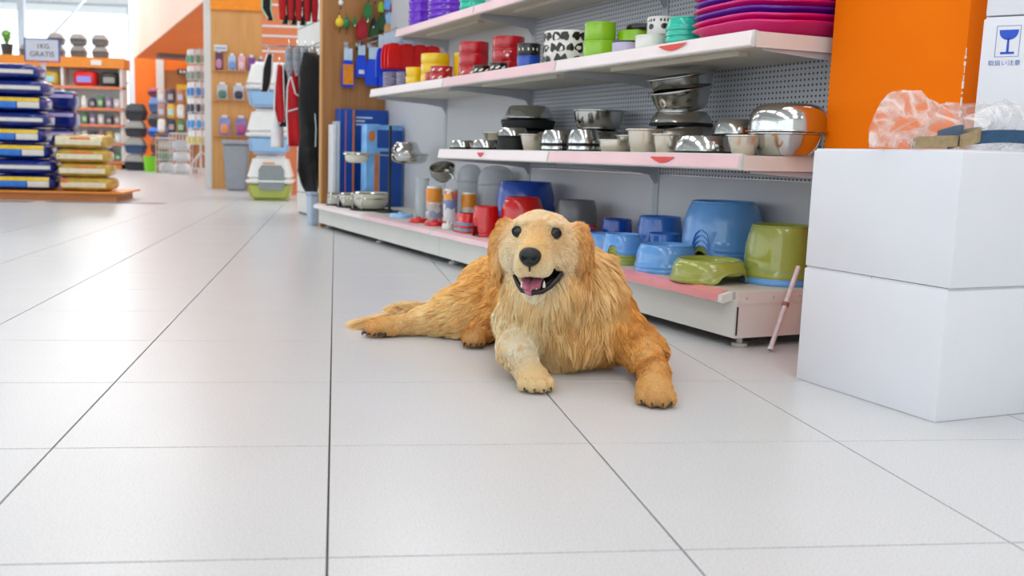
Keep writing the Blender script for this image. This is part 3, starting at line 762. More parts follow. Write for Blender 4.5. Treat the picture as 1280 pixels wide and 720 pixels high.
def steel_bowl(label, s_, n_, z_, R, h, kind='flare', mat=None, ring=0.0, inv=False, rot=None, base=0.72, group=None, name='steel_bowl'):
    t = thing(name, label, 'bowl', at(s_, n_, z_), rot if rot is not None else TH, group)
    g = G()
    pr = steel_prof(R, h, base, 0.006, kind)
    if inv: pr = [(r, h + 0.003 - z) for r, z in pr]
    g.lathe(pr, 48)
    o = g.build('bowl', mat or STEEL, t, 55)
    if ring:
        rr = R * 1.02 if inv or kind == 'dome' else R * (base + 0.10)
        o.location = (0, 0, ring * 0.5)
        G().lathe([(rr - 0.012, 0), (rr, 0), (rr + 0.002, ring * 0.6), (rr - 0.004, ring), (rr - 0.012, ring)], 48, True).build('rubber_ring', RUBBER, t, 40)
    else:
        zr = 0.0015 if inv else h + 0.0015
        G().lathe([(R + 0.004 + 0.0022 * math.cos(a), zr + 0.0018 * math.sin(a)) for a in np.linspace(0, 2 * PI, 9)[:-1]], 48, True).build('rim', mat or STEEL, t, 60)
    return t
def nonslip(label, s_, n_, z_, R, h, ring=0.010, group=None):
    """conical non-slip bowl: wide rubber foot, sloping steel wall, open top"""
    t = thing('steel_bowl', label, 'bowl', at(s_, n_, z_), TH, group)
    g = G(); rt_ = R * 0.80
    g.lathe([(R, 0.004), (R * 0.99, h * 0.2), (R * 0.93, h * 0.6), (rt_ * 1.03, h * 0.95), (rt_, h), (rt_ * 0.96, h * 0.98), (rt_ * 0.90, h * 0.5), (rt_ * 0.75, h * 0.25), (0.001, h * 0.22)], 48)
    g.build('bowl', STEEL, t, 50)
    G().lathe([(R - 0.012, 0), (R + 0.002, 0), (R + 0.003, ring * 0.6), (R - 0.001, ring), (R - 0.012, ring)], 48, True).build('rubber_ring', RUBBER, t, 40)
    return t
Z3 = 0.5055
steel_bowl('big polished steel bowl upside down on another beside the orange pillar', 0.045, 0.170, Z3 + 0.0635, 0.100, 0.070, 'round', None, 0, True)
steel_bowl('big polished steel bowl upright under the upside-down one beside the orange pillar', 0.045, 0.170, Z3, 0.094, 0.058, 'flare', None, 0, False, base=0.78)
steel_bowl('small ivory and steel cup bowl at the corner of the middle shelf', 0.085, 0.062, Z3, 0.043, 0.050, 'flare', M('pale_steel', (0.86, 0.83, 0.78), 0.24, 0.75), 0, False, base=0.68)
nonslip('polished steel bowl with black rubber foot in front of the domed one', 0.290, 0.092, Z3, 0.082, 0.052)
nonslip('domed steel bowl raised behind the rubber-footed one', 0.360, 0.260, Z3 + 0.054, 0.066, 0.052)
steel_bowl('steel bowl upside down under the raised domed one', 0.360, 0.262, Z3, 0.072, 0.050, 'round', STEEL_D, 0, True)
# tilted pair on an upturned bowl
nonslip('wide steel bowl with rubber foot at the bottom of the tilted tower', 0.660, 0.285, Z3 + 0.092, 0.101, 0.046)
steel_bowl('dark steel dish carrying the tilted tower of bowls', 0.64, 0.285, Z3 + 0.048, 0.110, 0.042, 'flare', STEEL_D, 0, True, base=0.8)
steel_bowl('dark steel dish at the very bottom of the tilted tower', 0.64, 0.285, Z3, 0.108, 0.044, 'round', STEEL_D, 0, True)
tl = (0.0, -0.19, TH)
steel_bowl('flared steel bowl tilted on top of the tower of bowls', 0.655, 0.285, Z3 + 0.180, 0.108, 0.075, 'flare', STEEL, 0, False, tl, 0.70)
steel_bowl('flared steel bowl tilted inside the tower below the topmost one', 0.655, 0.285, Z3 + 0.1395, 0.100, 0.070, 'flare', STEEL, 0, False, tl, 0.74)
PALES = MATS['pale_steel']
steel_bowl('tall ivory steel cup bowl in front of the tilted tower', 0.555, 0.075, Z3, 0.056, 0.072, 'flare', PALES, 0, False, base=0.76)
steel_bowl('slim ivory steel cup beside the rubber-footed bowl', 0.425, 0.060, Z3, 0.038, 0.056, 'flare', PALES, 0, False, base=0.75)
steel_bowl('low ivory steel bowl between the cups and the shiny pair', 0.735, 0.085, Z3, 0.052, 0.040, 'round', PALES)
steel_bowl('low ivory steel dish tucked behind the low ivory bowl', 0.80, 0.185, Z3, 0.046, 0.058, 'flare', PALES)
steel_bowl('flared dark steel bowl resting on a stack in front of the pegboard', 1.212, 0.315, Z3 + 0.088, 0.098, 0.070, 'flare', STEEL, 0, False, base=0.80)
steel_bowl('steel bowl under the flared dark one in front of the pegboard', 1.212, 0.315, Z3, 0.105, 0.084, 'round', STEEL_D, 0, True)
for k, lab in ((0, 'lowest of the shiny steel bowls nested beside the ivory bowl'), (1, 'topmost of the shiny steel bowls nested beside the ivory bowl')):
    nonslip(lab, 0.925, 0.080, Z3 + 0.022 * k, 0.056, 0.055)
for k, lab in ((0, 'lowest of the shiny steel bowls nested beside the pale cup'), (1, 'topmost of the shiny steel bowls nested beside the pale cup')):
    nonslip(lab, 1.110, 0.080, Z3 + 0.022 * k, 0.060, 0.055)
steel_bowl('pale steel cup bowl beside the black rubber stack', 1.300, 0.080, Z3, 0.048, 0.062, 'flare', PALES, 0, False, base=0.66)
t = thing('rubber_bowl', 'thick black rubber bowl holding a small steel one', 'bowl', at(1.465, 0.080, Z3), TH)
G().lathe([(0.001, 0.003), (0.058, 0.0), (0.062, 0.004), (0.061, 0.050), (0.057, 0.052), (0.052, 0.044), (0.001, 0.040)], 40).build('bowl', RUBBER, t, 45)
G().lathe([(0.0585 + 0.003 * math.cos(a), 0.0515 + 0.003 * math.sin(a)) for a in np.linspace(0, 2 * PI, 9)[:-1]], 40, True).build('rim', RUBBER, t, 60)
nonslip('small steel bowl sitting on the thick black rubber bowl', 1.465, 0.080, Z3 + 0.055, 0.060, 0.036, 0.006)
steel_bowl('steel bowl upside down on black bowls in the middle of the shelf', 1.752, 0.30, Z3 + 0.142, 0.106, 0.050, 'flare', STEEL, 0, True, base=0.8)
for k in range(3):
    t = thing('rubber_bowl', ['lowest wide black bowl under the upside-down steel bowl', 'middle wide black bowl under the upside-down steel bowl', 'uppermost wide black bowl under the upside-down steel bowl'][k], 'bowl', at(1.756, 0.30, Z3 + 0.046 * k), TH)
    G().lathe([(0.001, 0.0), (0.090, 0.0), (0.110, 0.006), (0.118, 0.036), (0.114, 0.044), (0.106, 0.040), (0.09, 0.012), (0.001, 0.010)], 44).build('bowl', RUBBER, t, 45)
    G().lathe([(0.114 + 0.003 * math.cos(a), 0.042 + 0.002 * math.sin(a)) for a in np.linspace(0, 2 * PI, 9)[:-1]], 44, True).build('rim', RUBBER, t, 60)
nonslip('flat wide steel dish behind the black rubber stack', 1.50, 0.30, Z3 + 0.05, 0.095, 0.032, 0.008)
steel_bowl('dark steel dish beneath the flat wide dish', 1.50, 0.27, Z3, 0.085, 0.046, 'round', STEEL_D, 0, True)
nonslip('low shiny steel bowl with black foot beside the rubber stack', 1.695, 0.072, Z3, 0.058, 0.044, 0.013)
nonslip('low shiny steel bowl with black foot near the end of the middle shelf', 1.930, 0.072, Z3, 0.058, 0.043, 0.013)
steel_bowl('steel bowl pushed back between the low shiny bowls', 1.845, 0.195, Z3, 0.060, 0.078, 'flare', PALES)
steel_bowl('wide dark steel dish lying at the back of the shelf end', 1.955, 0.335, Z3 + 0.052, 0.098, 0.032, 'round', STEEL_D, 0, True)
steel_bowl('wide dark steel dish under the other dish at the shelf end', 1.955, 0.335, Z3, 0.095, 0.050, 'round', STEEL_D, 0, True)
# ---- upper shelf: ceramic and plastic bowls
Z2 = 0.8155
def cup_bowl(label, s_, n_, z_, R, h, mat, group=None, dec=None, flare=0.0, name='ceramic_bowl', rimmat=None):
    t = thing(name, label, 'bowl', at(s_, n_, z_), TH + 0.2, group)
    G().lathe([(0.001, 0.003), (R * (0.93 - flare), 0.003), (R * (0.95 - flare), 0.0), (R * (0.985 - flare), 0.004), (R * (1 - flare * 0.4), h * 0.5), (R, h - 0.004), (R * 0.985, h), (R * 0.93, h - 0.002), (R * (0.90 - flare), h * 0.3), (0.001, h * 0.22)], 40).build('bowl', mat, t, 45)
    G().lathe([(R * 0.96 + 0.003 * math.cos(a), h - 0.002 + 0.003 * math.sin(a)) for a in np.linspace(0, 2 * PI, 9)[:-1]], 40, True).build('rim', rimmat or mat, t, 60)
    if dec: dec(t, R, h)
    return t
def dec_patches(mat, nm, spots):
    def f(t, R, h):
        for (a, z, w, hh, tilt) in spots:
            g = G(); N_ = 10
            for k in range(N_):
                q = 2 * PI * k / N_; du = w / 2 * math.cos(q); dz = hh / 2 * math.sin(q)
                uu = du * math.cos(tilt) - dz * math.sin(tilt); zz = du * math.sin(tilt) + dz * math.cos(tilt)
                g.v.append(((R + 0.0006) * math.cos(a + uu / R), (R + 0.0006) * math.sin(a + uu / R), z * h + zz))
            g.f = [tuple(range(N_))]; g.mi = [0]; g.build(nm, mat, t)
    return f
CA = PI + 1.05 - 0.2     # direction towards the aisle, in a bowl's own angle
cup_bowl('grey marbled ceramic bowl at the far end of the upper shelf', 2.90, 0.085, Z2, 0.047, 0.090, P_GREYP)
cup_bowl('grey marbled ceramic bowl next to the yellow stack', 2.70, 0.085, Z2, 0.045, 0.078, P_GREYP)
for k in range(2): cup_bowl(['small yellow ceramic bowl at the bottom of the short pair', 'small yellow ceramic bowl on top of the short pair'][k], 2.565, 0.085, Z2 + 0.046 * k, 0.046, 0.045, P_YEL, flare=0.08)
for k in range(3): cup_bowl(['lowest yellow ceramic bowl of the tall stack', 'middle yellow ceramic bowl of the tall stack', 'topmost yellow ceramic bowl of the tall stack'][k], 2.400, 0.125, Z2 + 0.0485 * k, 0.070, 0.048, P_YEL)
cup_bowl('wide yellow ceramic bowl behind the tall yellow stack', 2.31, 0.27, Z2, 0.080, 0.150, P_YEL)
m_print = M('white_glaze_print', (0.93, 0.90, 0.82), 0.3)
bone = lambda mt: dec_patches(mt, 'printed_bone', [(CA + q, 0.5, 0.022, 0.008, 0.5) for q in (-0.7, 0.0, 0.7)])
for k in range(2): cup_bowl(['small red ceramic bowl with pale print, lower of two', 'small red ceramic bowl with pale print, upper of two'][k], 2.165, 0.060, Z2 + 0.034 * k, 0.052, 0.033, P_CRIM, dec=bone(m_print))
cup_bowl('small red ceramic bowl with a pale paw print beside the yellow stack', 2.235, 0.050, Z2, 0.040, 0.044, P_CRIM, dec=dec_patches(m_print, 'printed_paw', [(CA, 0.45, 0.014, 0.012, 0), (CA - 0.2, 0.75, 0.005, 0.006, 0), (CA + 0.2, 0.75, 0.005, 0.006, 0), (CA, 0.82, 0.005, 0.006, 0)]))
for k in range(3): cup_bowl(['lowest crimson ceramic bowl with bones, stack beside the yellow bowls', 'middle crimson ceramic bowl of the stack beside the yellow bowls', 'topmost crimson ceramic bowl of the stack beside the yellow bowls'][k], 1.935, 0.115, Z2 + 0.0525 * k, 0.066, 0.052, P_CRIM, dec=bone(m_print) if k == 0 else None)
for k in range(3): cup_bowl(['lowest crimson ceramic bowl of the stack beside the black bowls', 'middle crimson ceramic bowl with a paw print beside the black bowls', 'topmost crimson ceramic bowl of the stack beside the black bowls'][k], 1.620, 0.125, Z2 + 0.0500 * k, 0.065, 0.0495, P_CRIM, dec=dec_patches(m_print, 'printed_paw', [(CA, 0.45, 0.014, 0.012, 0), (CA - 0.2, 0.75, 0.005, 0.006, 0), (CA + 0.2, 0.75, 0.005, 0.006, 0)]) if k == 1 else None)
for q, (s_, lab) in enumerate(((1.70, 'small black ceramic bowl with white flecks before the crimson stack'), (1.545, 'small black ceramic bowl with white flecks beside the crimson stack'))):
    cup_bowl(lab, s_, 0.045, Z2, 0.036, 0.036, P_BLACK, dec=bone(m_print))
cup_bowl('blue ceramic bowl under a small black one', 1.375, 0.09, Z2, 0.045, 0.052, P_NAVY)
cup_bowl('small black ceramic bowl with white dots on a blue one', 1.375, 0.09, Z2 + 0.0535, 0.045, 0.044, P_BLACK, dec=dec_patches(m_print, 'printed_dot', [(CA + q, 0.5, 0.006, 0.012, 0.2) for q in (-0.9, -0.5, 0.0, 0.4, 0.8)]))
# cow-print bowl: dark patches laid on a cream wall
m_cow = M('cow_brown', (0.14, 0.10, 0.08), 0.25)
rc = random.Random(12)
def dec_cow(t, R, h):
    spots = []
    for i in range(16):
        a = 2 * PI * i / 16
        for j, zc in enumerate((0.16, 0.50, 0.84)):
            aa = a + (0.2 if j % 2 else 0) + rc.uniform(-0.07, 0.07)
            g = G(); N_ = 14; ww = rc.uniform(0.013, 0.018); hh = rc.uniform(0.013, 0.0185)
            for k in range(N_):
                q = 2 * PI * k / N_; rr = 1 + 0.16 * math.sin(3 * q + i) + 0.10 * math.sin(5 * q + 2 * i) 
                zz = min(max(zc * h + hh * rr * math.sin(q), 0.003), h - 0.006)
                g.v.append(((R + 0.0007) * math.cos(aa + ww * rr * math.cos(q) / R), (R + 0.0007) * math.sin(aa + ww * rr * math.cos(q) / R), zz))
            g.f = [tuple(range(N_))]; g.mi = [0]; g.build('cow_patch', m_cow, t)
cup_bowl('large cream pet bowl with dark brown cow-print patches', 1.160, 0.135, Z2, 0.088, 0.122, P_WHITE, dec=dec_cow)
cup_bowl('lime green ceramic bowl, lower of a pair beside the cow-print bowl', 0.885, 0.100, Z2, 0.055, 0.062, P_LIME)
cup_bowl('lime green ceramic bowl, upper of a pair beside the cow-print bowl', 0.885, 0.100, Z2 + 0.064, 0.053, 0.058, P_LIME)
cup_bowl('lime green ceramic bowl with glaze flecks behind the lime pair', 0.82, 0.20, Z2, 0.060, 0.095, P_LIME)
cup_bowl('flat black dish on the lime bowl at the back', 0.80, 0.22, Z2 + 0.096, 0.062, 0.018, P_BLACK)
paw = lambda mt: dec_patches(mt, 'printed_paw', [(CA + q, 0.45, 0.022, 0.018, 0) for q in (-0.9, 0, 0.9)] + [(CA + q + e, 0.80, 0.007, 0.010, 0) for q in (-0.9, 0, 0.9) for e in (-0.22, 0, 0.22)])
cup_bowl('white ceramic bowl with black paw prints behind the small white dish', 0.665, 0.185, Z2, 0.052, 0.062, P_WHITE, dec=paw(P_BLACK))
cup_bowl('white ceramic bowl with black paw prints on the other white one', 0.650, 0.185, Z2 + 0.064, 0.050, 0.055, P_WHITE, dec=paw(P_BLACK))
cup_bowl('small white ceramic dish in front of the paw print bowls', 0.555, 0.075, Z2, 0.046, 0.046, P_WHITE)
cup_bowl('small lilac ceramic dish with black rim beside the lime bowls', 0.690, 0.075, Z2, 0.042, 0.042, M('glossy_lilac', (0.75, 0.72, 0.84), 0.2), rimmat=P_BLACK)
for k in range(4):
    pet_bowl(['lowest teal plastic bowl of the nest beside the magenta trays', 'second teal plastic bowl of the nest beside the magenta trays', 'third teal plastic bowl of the nest beside the magenta trays', 'topmost teal plastic bowl of the nest beside the magenta trays'][k], 0.425, 0.105, Z2 + 0.0165 * k, 0.056, 0.036, P_TEAL, None, 0.86, 0)
# magenta and violet trays, nested with wavy flanges
def tray_(label, k, mat):
    t = thing('plastic_tray', label, 'tray', at(0.178, 0.205, Z2 + 0.0175 * k), TH + 0.03)
    g = G(); N_ = 64; w, d = 0.185, 0.175
    def ring(kk, z, wv=0.0): return [(d * kk * math.copysign(abs(math.cos(a)) ** 0.6, math.cos(a)), w * kk * math.copysign(abs(math.sin(a)) ** 0.6, math.sin(a)), z + wv * math.sin(4 * a + 0.6)) for a in np.linspace(0, 2 * PI, N_ + 1)[:-1]]
    rings = [ring(0.80, 0.0), ring(0.84, 0.003), ring(0.94, 0.026, 0.002), ring(0.985, 0.030, 0.003), ring(1.0, 0.034, 0.003), ring(0.985, 0.037, 0.003), ring(0.93, 0.033, 0.002), ring(0.80, 0.007), ring(0.02, 0.006)]
    for r in rings: g.v += r
    for i in range(len(rings) - 1):
        for q in range(N_):
            q2 = (q + 1) % N_; g.f.append((i * N_ + q, i * N_ + q2, (i + 1) * N_ + q2, (i + 1) * N_ + q))
    g.f.append(tuple(range(N_ - 1, -1, -1))); g.mi = [0] * len(g.f)
    g.build('tray', mat, t, 50)
    g = G(); g.tube([Vector(p) + Vector((0, 0, 0.0)) for p in ring(1.0, 0.034, 0.003) + ring(1.0, 0.034, 0.003)[:1]], 0.0035, 6, False); g.build('flange', mat, t, 60)
for k in range(8):
    tray_(['lowest', 'second', 'third', 'fourth', 'fifth', 'sixth', 'seventh', 'topmost'][k] + (' violet' if k in (2, 4) else ' magenta') + ' plastic litter tray counted up the stack by the orange pillar', k, P_VIOL if k in (2, 4) else P_MAG)
# ---- top shelf
Z1 = 1.1355
for k in range(4): pet_bowl(['lowest', 'second', 'third', 'topmost'][k] + ' purple plastic bowl of the slim stack on the top shelf', 2.93, 0.245, Z1 + 0.045 * k, 0.058, 0.060, P_PURPLE, None, 0.92, 0)
for k in range(5): pet_bowl(['lowest', 'second', 'middle', 'fourth', 'topmost'][k] + ' purple plastic bowl of the wide stack on the top shelf', 2.62, 0.27, Z1 + 0.030 * k, 0.095, 0.055, P_PURPLE, None, 0.92, 0)
for k in range(3): pet_bowl(['lowest', 'middle', 'topmost'][k] + ' teal plastic bowl of the stack on the top shelf', 2.26, 0.25, Z1 + 0.03 * k, 0.062, 0.045, P_TEAL, None, 0.86, 0)

# ---- far half of the base deck: bowl stands, boxes, books
m_blackm = M('black_metal', (0.05, 0.05, 0.05), 0.4)
m_chrome = MATS['polished_steel']
def wire_bowl(label, s_, n_, R, h, z=ZB + 0.012):
    t = thing('dog_bowl_stand', label, 'bowl', at(s_, n_, ZB), TH)
    G().lathe([(0.001, 0.012), (R * 0.72, 0.012), (R * 0.86, 0.03), (R * 0.97, h * 0.6), (R, h), (R + 0.006, h + 0.001), (R + 0.006, h + 0.003), (R * 0.97, h + 0.003), (R * 0.9, h * 0.5), (R * 0.7, 0.02), (0.001, 0.018)], 36).build('bowl', IVORY, t, 45)
    G().lathe([(R * 0.985, h - 0.006), (R + 0.008, h + 0.0015), (R + 0.002, h + 0.006), (R * 0.965, h + 0.004)], 36, True).build('steel_rim', STEEL, t, 45)
    g = G()
    for k in range(4):
        a = PI / 4 + k * PI / 2; ca, sa = math.cos(a), math.sin(a)
        g.tube([((R + 0.012) * ca, (R + 0.012) * sa, h), ((R + 0.018) * ca, (R + 0.018) * sa, 0.02), ((R + 0.016) * ca, (R + 0.016) * sa, 0.004)], 0.003, 6)
    g.tube([((R + 0.010) * math.cos(a), (R + 0.010) * math.sin(a), h * 0.7) for a in np.linspace(0, 2 * PI, 25)], 0.0028, 6, False)
    g.build('wire_frame', m_chrome, t, 50)
    G().lathe([(R * 0.5, 0.0), (R + 0.02, 0.0), (R + 0.021, 0.006), (R * 0.5, 0.008)], 30, True).build('foot', RUBBER, t, 40)
wire_bowl('small ivory bowl in a wire frame at the far corner of the base shelf', 3.79, 0.045, 0.036, 0.075)
wire_bowl('medium ivory bowl in a wire frame beside the black coat', 3.60, 0.085, 0.066, 0.082)
wire_bowl('large ivory bowl with steel rim in a wire frame beside the blue boxes', 3.33, 0.125, 0.104, 0.100)
wire_bowl('small ivory bowl in a wire frame against the back panel', 2.84, 0.33, 0.062, 0.11)
# two-bowl stand on a black pole
t = thing('bowl_stand', 'black pole stand carrying steel bowls in front of the blue boxes', 'stand', at(3.13, 0.165, ZB), TH)
G().cyl((0, 0, 0), 0.075, 0.008, 28).build('base', m_blackm, t, 40)
G().tube([(0, 0, 0.008), (0, 0, 0.485)], 0.0085, 12).build('pole', m_blackm, t, 40)
g = G(); g.tube([(-0.125, 0, 0.322), (0.0, 0, 0.318), (0.06, 0, 0.318)], 0.005, 8)
for cx_, R in ((-0.195, 0.074), (0.115, 0.112)): g.tube([(cx_ + R * math.cos(a), R * math.sin(a), 0.322) for a in np.linspace(0, 2 * PI, 25)], 0.004, 6, False)
g.build('arm', m_chrome, t, 50)
def stand_bowl(label, n_, z, R, h, mat):
    steel_bowl(label, 3.13, n_, z, R, h, 'round', mat)
stand_bowl('ivory bowl hung in the small ring of the pole stand', 0.165 - 0.195, ZB + 0.275, 0.067, 0.055, IVORY)
stand_bowl('steel bowl hung in the large ring of the pole stand', 0.165 + 0.115, ZB + 0.275, 0.104, 0.055, STEEL)
steel_bowl('small steel bowl set on the large bowl of the pole stand', 3.13, 0.165 + 0.095, ZB + 0.336, 0.085, 0.058, 'flare', STEEL, 0, True)
# tilted steel scoop lying over the tubes
t = thing('steel_scoop', 'tilted steel scoop bowl with clip lying behind the printed bottles', 'scoop', at(2.56, 0.25, ZB + 0.215), (0.35, -0.3, TH))
G().lathe([(0.001, 0.0), (0.045, 0.0), (0.060, 0.02), (0.066, 0.062), (0.062, 0.062), (0.055, 0.02), (0.001, 0.006)], 30).build('cup', STEEL_D, t, 45)
G().tube([(0, -0.06, 0.05), (0, -0.11, 0.06), (0, -0.13, 0.045)], 0.005, 8).build('handle', STEEL, t, 45)
G().lathe([(0.030, -0.012), (0.034, 0.0), (0.030, 0.002), (0.026, 0.0)], 20, True).build('ring', RUBBER, t, 45)
# boxes standing against the wooden end panel
m_bxblue = M('carton_blue_print', (0.05, 0.28, 0.62), 0.35, var=0.12, scale=7)
m_bxlight = M('carton_light_print', (0.45, 0.68, 0.92), 0.35, var=0.3, scale=9)
m_bxor = M('carton_orange_print', (0.80, 0.46, 0.22), 0.4, var=0.2, scale=12)
m_bxwhite = M('carton_white_print', (0.86, 0.87, 0.88), 0.4, var=0.05)
m_bxpink = M('carton_pink_print', (0.85, 0.45, 0.55), 0.4)
m_bxtxt = M('carton_white_ink', (0.80, 0.86, 0.92), 0.5)
def pbox(label, n0, n1, s_, d, z1, mat, rot=0.0, name='product_box'):
    t = thing(name, label, 'box', at(s_, (n0 + n1) / 2, ZB), TH + rot)
    w = (n1 - n0) / 2
    rbox('carton', (-w, 0, 0), (w, d, z1), 0.002, mat, t)
    return t, w
t, w = pbox('large dark blue product box with white lines of print, against the wooden panel', 0.20, 0.435, 3.93, 0.05, 0.60, m_bxblue)
for k in range(3): G().box((-w + 0.02, -0.0008, 0.545 - 0.022 * k), (-w + 0.02 + (0.11, 0.06, 0.16)[k], 0.0, 0.555 - 0.022 * k)).build('print_line', m_bxtxt, t)
for k in range(2):
    G().cyl((0, 0, 0), 0.036, 0.001, 20).build('print_oval', m_bxtxt, t, None, (-0.005 + 0.085 * k, -0.0002, 0.205), (PI / 2, 0, 0))
    G().cyl((0, 0, 0), 0.022, 0.001, 20).build('print_oval', m_bxblue, t, None, (-0.005 + 0.085 * k, -0.001, 0.205), (PI / 2, 0, 0))
G().box((0.02, -0.001, 0.13), (0.065, 0.0, 0.15)).build('print_badge', m_bxor, t)
t, w = pbox('slim blue box with pink edge, outer of two standing upright', 0.098, 0.140, 3.88, 0.10, 0.60, m_bxblue)
G().box((w - 0.006, -0.0008, 0.01), (w, 0.0, 0.59)).build('edge_print', m_bxpink, t)
t, w = pbox('slim blue box with orange edge, inner of two standing upright', 0.143, 0.196, 3.88, 0.10, 0.60, m_bxblue)
G().box((w - 0.014, -0.0008, 0.005), (w, 0.0, 0.595)).build('edge_print', m_bxor, t)
t, w = pbox('tall narrow white box beside the slim blue boxes', 0.048, 0.070, 3.86, 0.10, 0.50, m_bxwhite); G().box((-w + 0.003, -0.0006, 0.02), (w - 0.003, 0, 0.06)).build('print_patch', m_bxblue, t)
t, w = pbox('tall narrow pale grey box between the white box and the blue ones', 0.073, 0.095, 3.86, 0.10, 0.52, M('carton_grey', (0.72, 0.76, 0.80), 0.4)); G().box((-w + 0.003, -0.0006, 0.02), (w - 0.003, 0, 0.05)).build('print_patch', m_bxblue, t)
t, w = pbox('light blue product box with a dog picture, placed in front of the dark blue box', 0.185, 0.43, 3.62, 0.08, 0.50, m_bxlight, 0.10)
G().box((-w + 0.07, -0.001, 0.36), (w - 0.004, 0.0, 0.47)).build('print_panel', m_bxblue, t)
G().ell((-w + 0.035, -0.001, 0.43), (0.022, 0.0012, 0.034), 14, 8).build('print_picture', m_bxor, t, 60)
G().box((-w + 0.055, -0.001, 0.0), (-w + 0.085, 0.0, 0.33)).build('print_strip', m_bxor, t)
G().box((-w + 0.09, -0.0009, 0.0), (w - 0.004, 0.0, 0.34)).build('print_panel', m_bxblue, t)
# ---- goods hanging at the far end
def hook(p0, p1, parent): 
    return G().tube([p0, (Vector(p0) + Vector(p1)) / 2, p1], 0.003, 6).build('hook', m_chrome, parent, 50)
m_card = M('hang_card_pale', (0.75, 0.84, 0.92), 0.35, var=0.1, scale=20)
def flat(poly, th, name, mat, parent, y=0.0, sm=30):
    g = G(); g.prism(poly, y - th / 2, y + th / 2, 'y'); o = g.build(name, mat, parent)
    bm = bmesh.new(); bm.from_mesh(o.data)
    bmesh.ops.recalc_face_normals(bm, faces=bm.faces)
    bmesh.ops.bevel(bm, geom=list(bm.edges), offset=th * 0.28, segments=2, affect='EDGES', clamp_overlap=True)
    bm.to_mesh(o.data); bm.free(); autosmooth(o, 45); return o
def egg(w, h, cx_=0, cz_=0, n=18, e=1.0): return [(cx_ + w * math.cos(a), cz_ + h * math.sin(a) * (1 - 0.22 * e * math.sin(a) * 0)) for a in np.linspace(0, 2 * PI, n + 1)[:-1]]
def scoop(label, loc, rz, mat, L=0.19, wd=0.05, cardc=None):
    t = thing('litter_scoop', label, 'scoop', loc, rz)
    flat([(-wd, -L), (wd, -L), (wd * 1.05, -L * 0.6), (wd * 0.85, -L * 0.35), (wd * 0.3, -L * 0.22), (wd * 0.28, 0.0), (-wd * 0.28, 0.0), (-wd * 0.3, -L * 0.22), (-wd * 0.85, -L * 0.35), (-wd * 1.05, -L * 0.6)], 0.012, 'blade', mat, t)
    flat([(-wd * 0.7, -L * 0.28), (wd * 0.7, -L * 0.28), (wd * 0.7, 0.01), (-wd * 0.7, 0.01)], 0.002, 'hang_card', cardc or m_card, t, -0.008)
    hook((0, 0.03, 0.012), (0, -0.02, 0.008), t)
    return t
m_sblue = gloss('scoop_blue', (0.06, 0.28, 0.86), 0.3); m_sred = gloss('scoop_red', (0.88, 0.07, 0.07), 0.3)
t = scoop('blue brush with an orange printed card on the wooden panel', at(3.97, 0.175, 1.12), TH, m_sblue, 0.23, 0.040)
flat([(-0.034, -0.215), (0.034, -0.215), (0.034, -0.09), (-0.034, -0.09)], 0.002, 'print_card', M_OR, t, -0.010)
t = scoop('blue brush with a small white tag on the wooden panel', at(3.965, 0.262, 1.145), TH, m_sblue, 0.19, 0.034)
flat([(-0.018, -0.17), (0.018, -0.17), (0.018, -0.145), (-0.018, -0.145)], 0.002, 'tag', P_WHITE, t, -0.009)
scoop('wide bright blue scoop hanging beside the brushes', at(3.955, 0.345, 1.135), TH, m_sblue, 0.23, 0.056)
scoop('wide bright blue scoop hanging half behind the red scoops', at(3.925, 0.428, 1.14), TH, m_sblue, 0.24, 0.056)
for k in range(4):
    n_ = 0.170 + 0.078 * k
    t = thing('display_hook', 'long chrome hook with red scoops, ' + ['outermost one', 'second from the aisle', 'third from the aisle', 'next to the back panel'][k], 'hook', at(4.0, n_, 1.150), TH)
    G().tube([(0, 0, 0), (0, -0.85, 0.0), (0, -0.93, 0.012)], 0.0035, 6).build('bar', m_chrome, t, 50); G().box((-0.015, -0.004, -0.02), (0.015, 0.0, 0.02)).build('plate', m_chrome, t)
    for q in range(3):
        o = scoop(['front', 'middle', 'rear'][q] + ' red litter scoop on the ' + ['outermost long hook', 'second long hook', 'third long hook', 'long hook next to the back panel'][k], at(3.10 + 0.055 * q, n_, 1.134), TH, m_sred, 0.185, 0.038)
    scoop('blue litter scoop behind the red ones on the ' + ['outermost long hook', 'second long hook', 'third long hook', 'long hook next to the back panel'][k], at(3.30, n_, 1.134), TH, m_sblue, 0.225, 0.038)
def toy(label, s_, n_, z_, mats, r=0.022, kind=0):
    t = thing('hanging_toy', label, 'toy', at(s_, n_, z_), TH)
    if kind == 0:
        G().ell((0, 0, 0), (r, r * 0.45, r * 1.05), 18, 12).build('disc', mats[0], t, 60)
        G().ell((0, 0, r * 1.25), (r * 0.35, r * 0.3, r * 0.4), 12, 8).build('top', mats[0], t, 60)
    else:
        flat([(-r, -r * 1.6), (r * 0.7, -r * 1.9), (r, -r * 0.5), (r * 0.55, r * 1.3), (-r * 0.35, r * 1.5), (-r * 0.95, r * 0.3)], r * 0.6, 'body', mats[0], t)
    G().tube([(0, 0, r * 1.2), (0, 0.004, r * 2.2), (0, 0.02, r * 2.3)], 0.002, 6).build('cord', m_blackm, t, 50)
    G().tube([(0, 0, -r), (0.004, 0, -r * 1.8), (-0.003, 0, -r * 2.6)], 0.003, 6).build('strap', mats[1], t, 50)
g_tag = gloss('toy_green', (0.10, 0.45, 0.22), 0.35); m_tred = M('toy_red_cloth', (0.62, 0.07, 0.14), 0.7, var=0.2); m_dkg = gloss('toy_dark_green', (0.06, 0.28, 0.10), 0.3)
toy('yellow disc tag hanging on the wooden panel', 3.97, 0.118, 1.285, (gloss('toy_yellow', (0.90, 0.78, 0.08), 0.3), m_blackm), 0.027)
